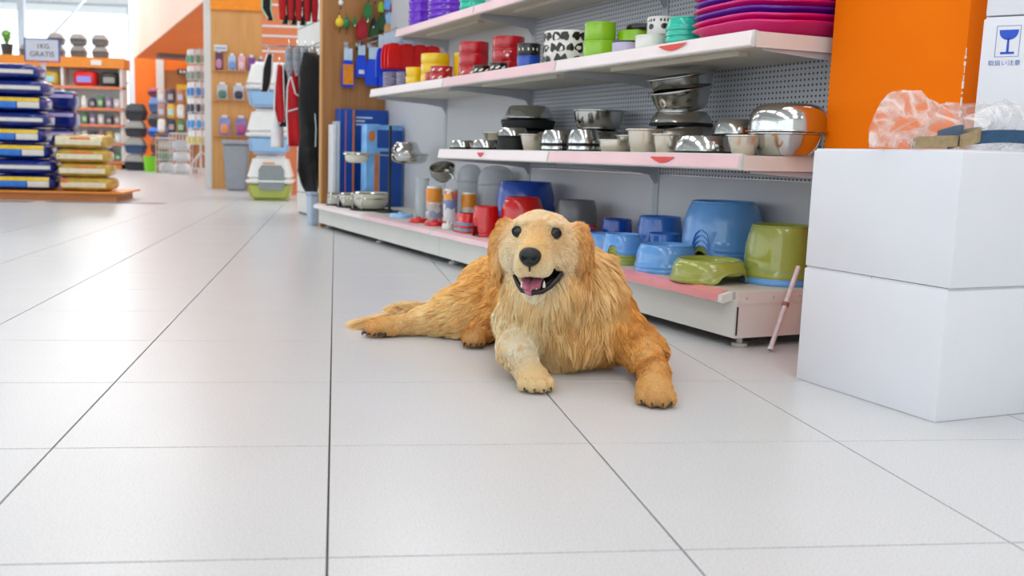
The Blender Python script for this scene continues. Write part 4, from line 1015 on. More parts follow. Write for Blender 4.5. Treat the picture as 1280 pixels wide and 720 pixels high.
toy('green disc tag hanging behind the yellow one', 3.975, 0.165, 1.282, (g_tag, m_blackm), 0.027)
toy('red cloth mitt hanging on the wooden panel', 3.96, 0.262, 1.255, (m_tred, m_blackm), 0.040, 1)
toy('dark green pouch hanging beside the red mitt', 3.96, 0.345, 1.262, (m_dkg, m_blackm), 0.036, 1)
toy('dark green pouch with pale card above the other pouch', 3.955, 0.300, 1.375, (g_tag, m_chrome), 0.030, 1)
toy('dark green rope toy hanging next to the purple bowls', 3.95, 0.395, 1.305, (m_dkg, m_blackm), 0.032, 1)
toy('pale blue toy hanging at the upper end of the wooden panel', 3.945, 0.440, 1.345, (P_LBLUE, m_blackm), 0.030, 1)
toy('tan rope toy hanging close to the back panel', 3.94, 0.425, 1.27, (M('rope_tan', (0.78, 0.62, 0.42), 0.8), m_blackm), 0.022, 1)
toy('small white capsule toy hanging above the yellow disc', 3.97, 0.125, 1.405, (P_WHITE, m_blackm), 0.016)
toy('white capsule toy hanging over the red mitt', 3.955, 0.300, 1.455, (P_WHITE, m_blackm), 0.018)
toy('second white capsule toy hanging over the dark green pouch', 3.955, 0.345, 1.455, (P_WHITE, m_blackm), 0.018)
toy('lime toy hanging above the rope toys', 3.95, 0.385, 1.40, (P_LIME, m_blackm), 0.020, 1)
toy('sky blue toy hanging by the purple bowls', 3.93, 0.420, 1.42, (P_BLUE, m_blackm), 0.024, 1)
toy('crimson toy hanging by the purple bowls', 3.925, 0.455, 1.40, (m_tred, m_blackm), 0.020, 1)
toy('black strap toy hanging in front of the dark green pouch', 3.92, 0.325, 1.30, (RUBBER, m_chrome), 0.016, 1)
toy('green tag with pale back hanging below the yellow disc', 3.96, 0.215, 1.30, (g_tag, m_chrome), 0.014, 1)
# ------------------------------------------------------------------ rest of the shop, far to near
rb = random.Random(21)
m_orw = M('orange_wall_paint', (0.93, 0.46, 0.10), 0.6, var=0.03, scale=2)
m_peach = M('peach_fascia', (0.95, 0.80, 0.72), 0.6, var=0.02, scale=2)  # fascia coloured paler than the orange underside
m_or_lam = M('orange_laminate', (0.90, 0.55, 0.16), 0.4, var=0.05)
# orange soffit running along the shelving, over the far tills
sf = thing('ceiling_soffit', 'large orange dropped soffit with pale peach front edge', 'soffit', (-3.88, 20.0, 0), TH)
G().box((0.0, -8.0, 2.27), (2.3, 0.9, 2.29)).build('underside', m_orw, sf)
G().box((-0.02, -8.0, 2.268), (0.0, 0.9, 3.9)).build('fascia', m_peach, sf)
G().box((0.0, -8.0, 2.29), (2.3, 0.9, 3.9)).build('core', m_wallw, sf)
G().box((0.30, -0.6, 2.20), (0.95, -0.2, 2.269)).build('vent', M('grey_vent', (0.45, 0.42, 0.40), 0.6), sf)
# far partition: orange, white, brown
fp = thing('partition_wall', 'far partition painted orange and brown beside the window', 'partition', (-4.3, 21.6, 0), 0)
G().box((0.0, 0.0, 0.0), (0.46, 0.12, 2.8)).build('orange_panel', m_orw, fp)
G().box((0.46, -0.05, 0.0), (0.62, 0.12, 2.8)).build('white_post', m_wallw, fp)
G().box((0.62, 0.0, 0.0), (3.2, 0.12, 2.10)).build('brown_panel', M('brown_board', (0.66, 0.42, 0.22), 0.5, var=0.08, scale=3), fp)
G().box((0.62, -0.02, 2.10), (3.2, 0.12, 2.8)).build('orange_header', m_orw, fp)
sg = tag(G().box((0, 0, 0), (0.30, 0.03, 0.11)).build('wall_sign', M('dark_sign', (0.25, 0.24, 0.22), 0.5), None, None, (-3.40, 21.55, 2.02)), 'small dark sign with pale figures on the brown partition', 'sign')
for k in range(3): G().box((0.06 + 0.07 * k, -0.004, 0.03), (0.10 + 0.07 * k, 0.0, 0.085)).build('printed_figure', P_WHITE, sg)
ps = tag(G().box((0, 0, 0), (0.34, 0.01, 0.25)).build('poster', M('yellow_poster', (0.90, 0.74, 0.22), 0.6), None, None, (-3.42, 21.58, 1.56)), 'yellow poster on the brown partition', 'poster')
G().box((0.03, -0.003, 0.11), (0.30, 0.0, 0.14)).build('printed_band', M('poster_red', (0.80, 0.35, 0.15), 0.6), ps)
# steel columns and brace in front of the glazing
t = thing('steel_column', 'grey steel column with diagonal brace before the windows', 'column', (-7.32, 24.0, 0))
G().box((-0.075, -0.075, 0), (0.075, 0.075, CEIL_Z)).build('shaft', m_steel, t)
G().tube([(0.45, 0, 2.75), (1.85, 0, 4.28)], 0.035, 8).build('brace', m_steel, t, 40)
t = thing('steel_column', 'grey steel column beside the orange partition', 'column', (-4.60, 23.0, 0))
G().box((-0.07, -0.07, 0), (0.07, 0.07, CEIL_Z)).build('shaft', m_steel, t); G().box((-0.12, -0.12, 0), (0.12, 0.12, 0.02)).build('base_plate', m_steel, t)

# far gondola with orange header
gd = thing('shop_shelf', 'white shop shelf with orange edges standing before the windows', 'shelf', (-6.55, 20.0, 0))
for x in (0.0, 1.15, 2.28): G().box((x, 0.0, 0), (x + 0.05, 0.45, 2.0)).build('upright', M('shelf_white', (0.9, 0.89, 0.88), 0.5), gd)
G().box((0.0, 0.40, 0.1), (2.33, 0.43, 2.0)).build('back_panel', MATS['shelf_white'], gd)
G().box((-0.03, -0.06, 1.98), (2.38, 0.5, 2.18)).build('header', m_or_lam, gd)
G().box((1.75, -0.07, 2.03), (1.95, -0.06, 2.13)).build('header_badge', P_WHITE, gd)
LV = [0.16, 0.52, 0.88, 1.20, 1.62]
for z in LV:
    G().box((0.0, -0.02, z - 0.03), (2.33, 0.40, z)).build('shelf_board', MATS['shelf_white'], gd)
    G().box((0.0, -0.035, z - 0.05), (2.33, -0.02, z + 0.005)).build('edge_strip', M('orange_strip', (0.90, 0.52, 0.35), 0.5), gd)
G().box((0, 0, 0), (2.33, 0.40, 0.1)).build('plinth', m_or_lam, gd)
PC = [((0.30, 0.32, 0.38), 'dark grey'), ((0.92, 0.90, 0.85), 'cream'), ((0.55, 0.50, 0.62), 'mauve'), ((0.75, 0.55, 0.45), 'tan'), ((0.20, 0.25, 0.38), 'navy'), ((0.85, 0.80, 0.78), 'pale grey'), ((0.90, 0.75, 0.30), 'yellow'), ((0.35, 0.55, 0.35), 'green')]
def pack(label, loc, w, d, h, c, cat='package', name='shop_package', group=None, kind='bag'):
    mt = M('pack_%d_%d_%d' % tuple(int(q * 100) for q in c), c, 0.45, var=0.1, scale=14)
    t = thing(name, label, cat, loc, rb.uniform(-0.1, 0.1), group)
    if kind == 'bag':
        G().ell((0, 0, h / 2), (w / 2, d / 2, h / 2), 14, 8, p=4).build('pack', mt, t, 50)
    else:
        G().lathe([(0.001, 0), (w / 2, 0), (w / 2, h * 0.72), (w * 0.36, h * 0.82), (w * 0.36, h), (0.001, h)], 14).build('pack', mt, t, 40)
    lc = tuple(min(1, 0.55 + 0.45 * q) for q in c[::-1])
    G().box((-w * 0.3, -d / 2 - 0.004, h * 0.25), (w * 0.3, -d / 2 * 0.9, h * 0.62)).build('printed_label', M('packlab_%d_%d_%d' % tuple(int(q * 100) for q in c), lc, 0.5), t)
    return t
rown = ['lowest', 'second', 'middle', 'fourth']
for zi, z in enumerate(LV[:4]):
    for k in range(14):
        x = 0.12 + k * 0.16
        if abs(x - 1.175) < 0.1: continue
        c, cn = PC[(k * 3 + zi * 2) % len(PC)]
        h = rb.uniform(0.16, 0.25)
        pack(cn + ' package on the ' + rown[zi] + ' board of the orange-edged shop shelf', (-6.55 + x, 20.0 + 0.12, z + 0.001), 0.13, 0.14, h, c, group='packages on the ' + rown[zi] + ' board', kind='bag' if (zi + k) % 3 else 'jar')
for k, (x, w, h, c, lab) in enumerate(((0.50, 0.42, 0.30, (0.88, 0.72, 0.25), 'large yellow sack on the upper board of the orange-edged shop shelf'), (0.93, 0.34, 0.28, (0.80, 0.66, 0.20), 'yellow and brown sack beside the large yellow one'), (1.60, 0.46, 0.31, (0.88, 0.13, 0.10), 'bright red sack on the upper board of the orange-edged shop shelf'), (2.06, 0.36, 0.30, (0.14, 0.14, 0.12), 'black sack on the upper board of the orange-edged shop shelf'))):
    pack(lab, (-6.55 + x, 20.15, 1.622), w, 0.28, h, c, 'sack', 'pet_food_sack')
# pet carriers
def carrier(label, loc, w, d, h, c_low, c_top, rz=0.0):
    t = thing('pet_carrier', label, 'carrier', loc, rz)
    ml = M('carrier_%d_%d' % (int(c_low[0] * 100), int(c_low[2] * 100)), c_low, 0.45); mt = M('carrier_%d_%d' % (int(c_top[0] * 100), int(c_top[2] * 100)), c_top, 0.45)
    def frus(z0, z1, k0, k1, mat, nm):
        g = G(); v = []
        for z, k in ((z0, k0), (z1, k1)): v += [(-w / 2 * k, -d / 2 * k, z), (w / 2 * k, -d / 2 * k, z), (w / 2 * k, d / 2 * k, z), (-w / 2 * k, d / 2 * k, z)]
        g.add(v, [(3, 2, 1, 0), (4, 5, 6, 7), (0, 1, 5, 4), (1, 2, 6, 5), (2, 3, 7, 6), (3, 0, 4, 7)])
        o = g.build(nm, mat, t); bm = bmesh.new(); bm.from_mesh(o.data); bmesh.ops.bevel(bm, geom=list(bm.edges), offset=0.02, segments=2, affect='EDGES'); bm.to_mesh(o.data); bm.free(); autosmooth(o, 40)
    frus(0.0, h * 0.48, 0.82, 1.0, ml, 'tub'); frus(h * 0.50, h, 1.0, 0.70, mt, 'hood')
    G().box((-w * 0.52, -d * 0.52, h * 0.46), (w * 0.52, d * 0.52, h * 0.52)).build('flange', ml, t)
    return t
dk = (0.20, 0.21, 0.24); gy = (0.62, 0.62, 0.60); bl = (0.22, 0.33, 0.50)
for k, (a, b, lab) in enumerate(((dk, gy, 'lowest dark pet carrier in the stack by the windows'), (bl, gy, 'blue and grey pet carrier in the stack by the windows'), (dk, gy, 'dark pet carrier third up the stack by the windows'), (dk, dk, 'black pet carrier on top of the stack by the windows'))):
    carrier(lab, (-3.89 + 0.01 * k, 19.5, 0.322 * k), 0.38, 0.40, 0.315, a, b)
for k in range(4):
    for q in range(2 if k else 1):
        carrier(['grey crate on the header of the orange-edged shelf, beside the plant', 'grey crate on the header of the orange-edged shelf, behind the price sign', 'grey crate on the header of the orange-edged shelf, above the red sack', 'grey crate on the header of the orange-edged shelf, above the black sack'][k] + (', upper of two' if q else ''), (-6.05 + 0.42 * k + (0.12 if k else 0), 20.2, 2.182 + 0.235 * q), 0.30, 0.28, 0.225, (0.42, 0.42, 0.42), (0.60, 0.58, 0.56))
t = thing('potted_plant', 'green potted plant on the end of the orange-edged shelf header', 'plant', (-6.46, 20.2, 2.182))
G().lathe([(0.001, 0), (0.09, 0), (0.12, 0.22), (0.10, 0.22), (0.001, 0.2)], 16).build('pot', M('pot_dark', (0.2, 0.2, 0.2), 0.5), t, 40)
g = G()
for k in range(16):
    a = rb.uniform(0, 2 * PI); r = rb.uniform(0.08, 0.18); z = rb.uniform(0.3, 0.5)
    g.tube([(0, 0, 0.2), (r * 0.6 * math.cos(a), r * 0.6 * math.sin(a), z), (r * math.cos(a), r * math.sin(a), z - 0.03)], [0.006, 0.022, 0.003], 6)
g.build('foliage', M('leaf_green', (0.40, 0.62, 0.22), 0.5, var=0.2), t, 50)
# second tower of goods beside the carriers
for k, (c, w, h, lab) in enumerate((((0.20, 0.20, 0.22), 0.36, 0.34, 'dark crate at the foot of the goods tower beside the green bucket'), ((0.42, 0.26, 0.18), 0.30, 0.30, 'brown carrier in the goods tower behind the green bucket'), ((0.18, 0.38, 0.68), 0.40, 0.20, 'blue basket in the goods tower'), ((0.22, 0.24, 0.26), 0.38, 0.26, 'black carrier above the blue basket'), ((0.30, 0.42, 0.60), 0.34, 0.30, 'blue and white bag above the black carrier'), ((0.50, 0.25, 0.35), 0.36, 0.16, 'wine red cushion on top of the goods tower'))):
    z = sum((0.345, 0.305, 0.205, 0.265, 0.305, 0.16)[:k])
    carrier(lab, (-3.42, 19.4, z), w, 0.36, h, c, tuple(min(1, q * 1.3 + 0.08) for q in c))
t = thing('bucket', 'bright green bucket on the floor by the pet carriers', 'bucket', (-3.46, 18.7, 0))
G().lathe([(0.001, 0), (0.105, 0), (0.135, 0.28), (0.128, 0.28), (0.10, 0.01), (0.001, 0.01)], 20).build('body', M('lime_bucket', (0.48, 0.80, 0.10), 0.35), t, 40)
G().lathe([(0.132, 0.27), (0.142, 0.272), (0.142, 0.288), (0.130, 0.288)], 20, True).build('rim', MATS['lime_bucket'], t, 40)
# wire crates and baskets under the brown partition
for k, (x, y, w, h, c, lab) in enumerate(((-3.02, 17.8, 0.30, 0.62, (0.72, 0.74, 0.74), 'pale wire crate with green goods under the brown partition'), (-2.66, 17.2, 0.34, 0.70, (0.82, 0.83, 0.84), 'white wire crate beside the spinner rack'))):
    t = thing('wire_crate', lab, 'crate', (x, y, 0)); g = G(); mw = M('wire_pale', (0.80, 0.81, 0.82), 0.4)
    for i in range(7):
        xx = -w / 2 + w * i / 6
        g.tube([(xx, -0.15, 0.0), (xx, -0.15, h), (xx, 0.15, h), (xx, 0.15, 0.0)], 0.006, 5)
    for i in range(6):
        z = h * i / 5; g.tube([(-w / 2, -0.15, z), (w / 2, -0.15, z), (w / 2, 0.15, z), (-w / 2, 0.15, z), (-w / 2, -0.15, z)], 0.006, 5)
    g.build('wires', mw, t)
    for i in range(3): G().ell((0, 0, 0.11 + 0.2 * i), (w * 0.42, 0.12, 0.09), 12, 8, p=3).build('pillow', M('crate_goods_%d' % (i + 3 * k), [(0.85, 0.85, 0.84), (0.45, 0.55, 0.40), (0.80, 0.76, 0.70), (0.9, 0.9, 0.9), (0.86, 0.87, 0.88), (0.80, 0.82, 0.84)][i + 3 * k], 0.7), t, 60)
    G().box((-w / 2, -0.15, h), (w / 2, 0.15, h + 0.02)).build('lid', mw, t)
for k in range(3):
    for j in range(4):
        c, cn = PC[(k * 2 + j * 3 + 1) % len(PC)]
        pack(cn + ' pouch on the stacked crates below the yellow poster', (-3.15 + 0.17 * j, 18.2, 0.72 + 0.27 * k) if k else (-3.15 + 0.17 * j, 18.2, 0.72), 0.15, 0.14, 0.26, c, 'pouch', 'treat_pouch', 'pouches below the poster')
t = thing('display_table', 'low brown table carrying the pouches below the yellow poster', 'table', (-2.9, 18.2, 0))
G().box((-0.36, -0.12, 0.68), (0.36, 0.14, 0.718)).build('top', M('table_brown', (0.62, 0.42, 0.25), 0.5), t)
for x in (-0.33, 0.33):
    for y in (-0.1, 0.11): G().box((x - 0.02, y - 0.02, 0), (x + 0.02, y + 0.02, 0.68)).build('leg', MATS['table_brown'], t)
# spinner rack with blister packs
t = thing('spinner_rack', 'wire spinner rack with a round foot, filled with blister packs', 'rack', (-2.10, 15.5, 0)); mw = MATS['wire_pale']
G().tube([(0, 0, 0.05), (0, 0, 2.0)], 0.018, 8).build('pole', mw, t, 40)
g = G()
for a in (0, 2.1, 4.2): g.tube([(0, 0, 0.42), (0.20 * math.cos(a), 0.20 * math.sin(a), 0.25), (0.28 * math.cos(a), 0.28 * math.sin(a), 0.0)], 0.011, 6)
g.tube([(0.22 * math.cos(a), 0.22 * math.sin(a), 0.15) for a in np.linspace(0, 2 * PI, 25)], 0.009, 6, False); g.build('foot', mw, t, 50)
for zi in range(6): G().tube([(0.16 * math.cos(a), 0.16 * math.sin(a), 0.74 + 0.245 * zi) for a in np.linspace(0, 2 * PI, 25)], 0.006, 6, False).build('ring', mw, t)
RC = [(0.85, 0.80, 0.45), (0.25, 0.60, 0.88), (0.22, 0.26, 0.32), (0.25, 0.52, 0.82), (0.55, 0.60, 0.55), (0.40, 0.62, 0.50)]; RN = ['yellow', 'sky blue', 'dark grey', 'blue', 'grey green', 'green']
for zi in range(6):
    for k in range(5):
        a = -PI / 2 + (k - 2) * 0.55
        b = thing('blister_pack', RN[zi] + ' blister pack hung on the wire spinner rack', 'pack', (-2.10 + 0.18 * math.cos(a), 15.5 + 0.18 * math.sin(a), 0.52 + 0.245 * zi), a + PI / 2, RN[zi] + ' packs on the spinner rack')
        G().box((-0.045, -0.003, 0), (0.045, 0.003, 0.215)).build('card', M('pack_card', (0.88, 0.89, 0.90), 0.5), b)
        G().ell((0, -0.012, 0.07), (0.036, 0.018, 0.062), 10, 6, p=4).build('blister', M('blister_%d' % zi, RC[zi], 0.35), b, 50)
# ---- wooden cabinet with hanging packs, bin, litter boxes
wp = thing('wood_cabinet', 'light wooden cabinet end with orange header and hanging packs', 'cabinet', (-1.46, 11.75, 0))
G().box((0.0, 0.0, 0.0), (1.35, 0.05, 2.08)).build('panel', wood('oak_light', (0.80, 0.58, 0.32), (0.86, 0.64, 0.38)), wp)
G().box((0.0, -0.03, 2.08), (1.35, 0.05, 3.2)).build('header', M('header_orange', (0.97, 0.58, 0.06), 0.5), wp)
G().box((-0.085, 0.0, 0.0), (-0.002, 0.08, 3.2)).build('side_edge', m_wallw, wp)
for z in (1.39, 1.05, 0.63): G().box((0.02, -0.05, z - 0.012), (0.62, 0.0, z - 0.004)).build('ledge', MATS['oak_light'], wp)
HP = [(1.39, [(0.095, (0.35, 0.20, 0.32), 0.20, 'dark plum'), (0.245, (0.70, 0.78, 0.90), 0.165, 'pale blue'), (0.355, (0.90, 0.68, 0.74), 0.165, 'pink'), (0.470, (0.48, 0.28, 0.62), 0.155, 'violet'), (0.590, (0.32, 0.30, 0.70), 0.14, 'indigo')]), (1.05, [(0.13, (0.75, 0.76, 0.76), 0.17, 'white and green'), (0.32, (0.74, 0.76, 0.80), 0.165, 'white and black')]), (0.63, [(0.155, (0.55, 0.58, 0.80), 0.21, 'lilac and orange'), (0.345, (0.55, 0.50, 0.72), 0.21, 'lilac and magenta')])]
for z, row in HP:
    for x, c, h, cn in row:
        b = thing('hanging_pack', cn + ' pack hanging on the light wooden cabinet', 'pack', (-1.46 + x, 11.72, z))
        w = 0.042 if z > 1.2 else 0.062
        G().box((-w, -0.004, 0), (w, 0.004, h)).build('card', M('hp_%s' % cn, c, 0.4, var=0.25, scale=16), b)
        G().ell((0, -0.01, h * 0.35), (w * 0.8, 0.018, h * 0.28), 10, 6, p=3).build('blister', M('hpb_%s' % cn, {'dark plum': (0.8, 0.55, 0.7), 'pale blue': (0.45, 0.62, 0.85), 'pink': (0.93, 0.80, 0.80), 'violet': (0.6, 0.25, 0.6), 'indigo': (0.5, 0.45, 0.8), 'white and green': (0.35, 0.50, 0.45), 'white and black': (0.22, 0.22, 0.30), 'lilac and orange': (0.92, 0.60, 0.35), 'lilac and magenta': (0.75, 0.30, 0.55)}[cn], 0.35), b, 50)
        G().box((-w * 0.5, -0.006, h), (w * 0.5, 0.003, h + 0.03)).build('hang_tab', MATS['pack_card'], b)
sgn = tag(G().box((0, 0, 0), (0.15, 0.006, 0.07)).build('price_card', MATS['pack_card'], None, None, (-1.42, 11.70, 1.605)), 'small pale price card above the dark plum pack', 'card')
G().box((0.01, -0.002, 0.02), (0.14, 0, 0.045)).build('printed_line', M('card_blue', (0.55, 0.68, 0.82), 0.5), sgn)
t = thing('waste_bin', 'grey plastic waste bin with overhanging rim by the wooden cabinet', 'bin', (-1.13, 11.35, 0))
def frustum(a, b, z0, z1, k0, k1, mat, nm, par, bev=0.02):
    g = G(); v = []
    for z, k in ((z0, k0), (z1, k1)): v += [(-a * k, -b * k, z), (a * k, -b * k, z), (a * k, b * k, z), (-a * k, b * k, z)]
    g.add(v, [(3, 2, 1, 0), (4, 5, 6, 7), (0, 1, 5, 4), (1, 2, 6, 5), (2, 3, 7, 6), (3, 0, 4, 7)])
    o = g.build(nm, mat, par); bm = bmesh.new(); bm.from_mesh(o.data); bmesh.ops.bevel(bm, geom=list(bm.edges), offset=bev, segments=3, affect='EDGES'); bm.to_mesh(o.data); bm.free(); autosmooth(o, 40); return o
m_bin = M('bin_grey', (0.62, 0.66, 0.70), 0.45)
frustum(0.145, 0.14, 0.0, 0.53, 0.78, 1.0, m_bin, 'body', t); frustum(0.165, 0.155, 0.525, 0.575, 1.0, 0.96, m_bin, 'rim', t, 0.012)
m_lw = gloss('litter_white', (0.92, 0.92, 0.91), 0.3); m_lb = gloss('litter_blue', (0.62, 0.78, 0.93), 0.3); m_lg = gloss('litter_green', (0.72, 0.76, 0.36), 0.3); m_ld = M('litter_door_grey', (0.52, 0.55, 0.56), 0.3)
for k, (tub, lab) in enumerate(((m_lg, 'covered cat litter box with green tub, bottom of the stack'), (m_lb, 'covered cat litter box with blue tub, middle of the stack'), (m_lb, 'covered cat litter box with blue tub, top of the stack'))):
    t = thing('litter_box', lab, 'litter box', (-0.615 - 0.012 * k, 9.45 + 0.01 * k, 0.436 * k), TH - 0.30 + 0.05 * k)
    frustum(0.205, 0.25, 0.0, 0.17, 0.86, 1.0, tub, 'tub', t, 0.03)
    frustum(0.222, 0.265, 0.165, 0.20, 1.0, 1.0, m_lw, 'flange', t, 0.012)
    frustum(0.215, 0.255, 0.195, 0.422, 1.0, 0.72, m_lw, 'hood', t, 0.03)
    if k == 0:
        d = G(); d.prism([(-0.095, 0.10), (-0.12, 0.13), (-0.12, 0.29), (-0.09, 0.335), (0.09, 0.335), (0.12, 0.29), (0.12, 0.13), (0.095, 0.10)], -0.012, 0.0, 'y')
        o = d.build('door_flap', m_ld, t); o.location = (0.02, -0.262, 0); o.rotation_euler = (-0.10, 0, 0)
        G().box((-0.06, -0.246, 0.345), (0.05, -0.243, 0.36)).build('printed_strip', M_OR, t)
    G().tube([(-0.06, 0, 0.418), (-0.05, 0, 0.427), (0.05, 0, 0.427), (0.06, 0, 0.418)], 0.005, 6).build('handle', m_lw, t, 50)
# peach striped panel far behind the garments
t = thing('striped_panel', 'peach orange panel with white stripes behind the hanging garments', 'panel', (-0.78, 10.55, 0))
G().box((0.0, 0.0, 0.0), (0.62, 0.04, 2.3)).build('board', M('peach_board', (0.88, 0.50, 0.32), 0.6, var=0.05), t)
for z in (0.9, 1.2, 1.50, 1.66, 1.76, 1.98): G().box((0.0, -0.004, z), (0.62, 0.0, z + 0.022)).build('stripe', m_wallw, t)
# ---- white slat wall and dog clothes beyond the wooden end panel
sw = thing('slat_wall', 'white slatted display wall beyond the wooden end panel', 'display wall', W(4.04, 0.19), TH)
G().box((0.012, 0.0, 0.0), (0.03, 1.25, 2.3)).build('backing', M('slat_shadow', (0.55, 0.55, 0.55), 0.6), sw)
for k in range(15):
    z = 0.02 + k * 0.152
    G().box((0.0, 0.0, z), (0.014, 1.25, z + 0.144)).build('slat', m_white, sw)
def cloth(label, s_, n_, ztop, poly, mat, trim=None, th=0.05, name='dog_coat', rz=0.0, panels=(), folds=0.012):
    """hanging garment: thick rounded cloth with folds, trim and a hanger card"""
    t = thing(name, label, 'dog coat', W(s_, n_, ztop), TH + rz)
    zmin = min(p[1] for p in poly); zmax = max(p[1] for p in poly)
    # grid fill between left and right outline
    lft = sorted([p for p in poly if p[2] == 'l'], key=lambda p: p[1]); rgt = sorted([p for p in poly if p[2] == 'r'], key=lambda p: p[1])
    def ip(lst, z): return float(np.interp(z, [p[1] for p in lst], [p[0] for p in lst]))
    g = G(); NZ, NA = 26, 20
    for i in range(NZ + 1):
        z = zmin + (zmax - zmin) * i / NZ; a, b = ip(lft, z), ip(rgt, z)
        for k in range(NA):
            q = 2 * PI * k / NA; x = (a + b) / 2 + (b - a) / 2 * math.cos(q)
            y = th / 2 * math.sin(q) * (1 if 0 < i < NZ else 0.5) + folds * math.sin(x * 70 + z * 9) * (1 - i / NZ)
            g.v.append((x, y, z))
    for i in range(NZ):
        for k in range(NA):
            k2 = (k + 1) % NA; g.f.append((i * NA + k, i * NA + k2, (i + 1) * NA + k2, (i + 1) * NA + k))
    g.f += [tuple(range(NA - 1, -1, -1)), tuple(NZ * NA + k for k in range(NA))]; g.mi = [0] * len(g.f)
    g.build('cloth', mat, t, 60)
    if trim:
        for lst in (lft, rgt):
            G().tube([(p[0], -0.01, p[1]) for p in lst], 0.006, 6).build('piping', trim, t, 60)
    for pts in panels: G().tube([(x, -th / 2 - 0.004, z) for x, z in pts], 0.006, 6).build('piping', trim, t, 60)
    G().tube([(0, 0, zmax - 0.01), (0, 0, zmax + 0.03), (0.0, 0.01, zmax + 0.045)], 0.004, 6).build('hanger', m_chrome, t, 50)
    return t
m_cblk = M('cloth_black', (0.075, 0.075, 0.08), 0.85, var=0.2, bump=0.3, bscale=120, sheen=0.2)
m_cred = M('cloth_red', (0.74, 0.07, 0.11), 0.8, var=0.12, bump=0.3, bscale=120); m_cwht = M('cloth_white', (0.90, 0.90, 0.91), 0.8); m_cgry = M('cloth_grey', (0.60, 0.62, 0.66), 0.8, var=0.3, scale=30); m_ctan = M('cloth_tan', (0.70, 0.62, 0.54), 0.8, var=0.2, scale=20)
def poly(ls, rs): return [(x, z, 'l') for x, z in ls] + [(x, z, 'r') for x, z in rs]
rods = thing('display_rod', 'chrome rod holding the red and black dog coats', 'rod', W(4.55, 0.19, 1.19), TH)
G().tube([(0.0, 0, 0), (-0.42, 0, -0.02), (-0.44, 0, 0.0)], 0.006, 8).build('bar', m_chrome, rods, 50); G().box((-0.012, -0.03, -0.04), (0.0, 0.03, 0.04)).build('mount', m_chrome, rods)
rods2 = thing('display_rod', 'chrome rod holding the upper row of harnesses', 'rod', W(4.50, 0.19, 1.56), TH)
G().tube([(0.0, 0, 0), (-0.46, 0, -0.01), (-0.48, 0, 0.012)], 0.006, 8).build('bar', m_chrome, rods2, 50); G().box((-0.012, -0.03, -0.04), (0.0, 0.03, 0.04)).build('mount', m_chrome, rods2)
cloth('long black dog coat hanging down to the floor beside the shelving', 4.40, 0.060, 1.13, poly([(-0.06, 0), (-0.085, -0.12), (-0.095, -0.35), (-0.08, -0.55), (-0.105, -0.78), (-0.08, -0.86), (-0.02, -0.95)], [(0.03, 0), (0.085, -0.10), (0.115, -0.30), (0.115, -0.50), (0.07, -0.70), (0.055, -0.90), (0.03, -0.97)]), m_cblk, None, 0.10, folds=0.028)
G().tube([(0.005, -0.062, -0.40), (0.012, -0.064, -0.50), (0.008, -0.066, -0.62)], 0.0045, 6).build('reflective_strip', M('reflective_grey', (0.72, 0.80, 0.84), 0.3), [o for o in col.objects if o.name.startswith('dog_coat')][0], 50)
cloth('second black dog coat behind the long one, against the slat wall', 4.50, 0.125, 1.13, poly([(-0.03, 0), (-0.05, -0.3), (-0.04, -0.6)], [(0.03, 0), (0.055, -0.2), (0.05, -0.62)]), m_cblk, None, 0.07)
cloth('red dog vest with white piping and wide lower panel', 4.46, -0.045, 1.02, poly([(-0.02, 0), (-0.05, -0.12), (-0.055, -0.30), (-0.045, -0.50)], [(0.03, 0), (0.035, -0.14), (0.05, -0.28), (0.04, -0.51)]), m_cred, m_cwht, 0.05, panels=([(-0.03, -0.05), (0.0, -0.16), (0.035, -0.18)], [(-0.05, -0.28), (0.045, -0.25)]))
cloth('narrow red dog vest with white piping beside the black one', 4.50, -0.135, 1.05, poly([(-0.02, 0), (-0.035, -0.15), (-0.04, -0.30), (-0.02, -0.38)], [(0.02, 0), (0.025, -0.14), (0.03, -0.30), (0.025, -0.38)]), m_cred, m_cwht, 0.04)
cloth('black dog vest with white piping between the red ones', 4.53, -0.095, 1.02, poly([(-0.02, 0), (-0.035, -0.18), (-0.03, -0.36)], [(0.02, 0), (0.03, -0.16), (0.03, -0.38)]), m_cblk, m_cwht, 0.04)
cloth('black and white dog coat at the outer tip of the rod', 4.55, -0.195, 1.12, poly([(-0.015, 0), (-0.045, -0.10), (-0.055, -0.24)], [(0.02, 0), (0.015, -0.12), (-0.01, -0.25)]), m_cblk, m_cwht, 0.04)
cloth('white dog shirt with lilac print hanging below the red vests', 4.56, -0.130, 0.70, poly([(-0.03, 0), (-0.05, -0.10), (-0.05, -0.19)], [(0.03, 0), (0.04, -0.10), (0.04, -0.2)]), m_cwht, None, 0.04)
for k in range(4):
    cloth(['grey patterned size card first on the rod', 'grey patterned size card second on the rod', 'grey patterned size card third on the rod', 'tan patterned size card next to the slat wall'][k], 4.44 - 0.01 * k, -0.085 + 0.052 * k, 1.165, poly([(-0.022, 0), (-0.032, -0.06), (-0.03, -0.14), (-0.015, -0.18)], [(0.02, 0), (0.03, -0.06), (0.028, -0.14), (0.012, -0.19)]), m_cgry if k < 3 else m_ctan, None, 0.02, 'size_card', folds=0.002)
for k in range(5):
    cloth(['red harness beside the curved black and green one', 'red harness second on the upper rod', 'red harness third on the upper rod', 'red harness fourth on the upper rod', 'dark red harness next to the slat wall on the upper rod'][k], 4.47, -0.125 + 0.055 * k, 1.53, poly([(-0.02, 0), (-0.027, -0.08), (-0.018, -0.19)], [(0.02, 0), (0.027, -0.08), (0.018, -0.19)]), m_cred, m_cblk if k % 2 else None, 0.035, 'dog_harness', folds=0.003)
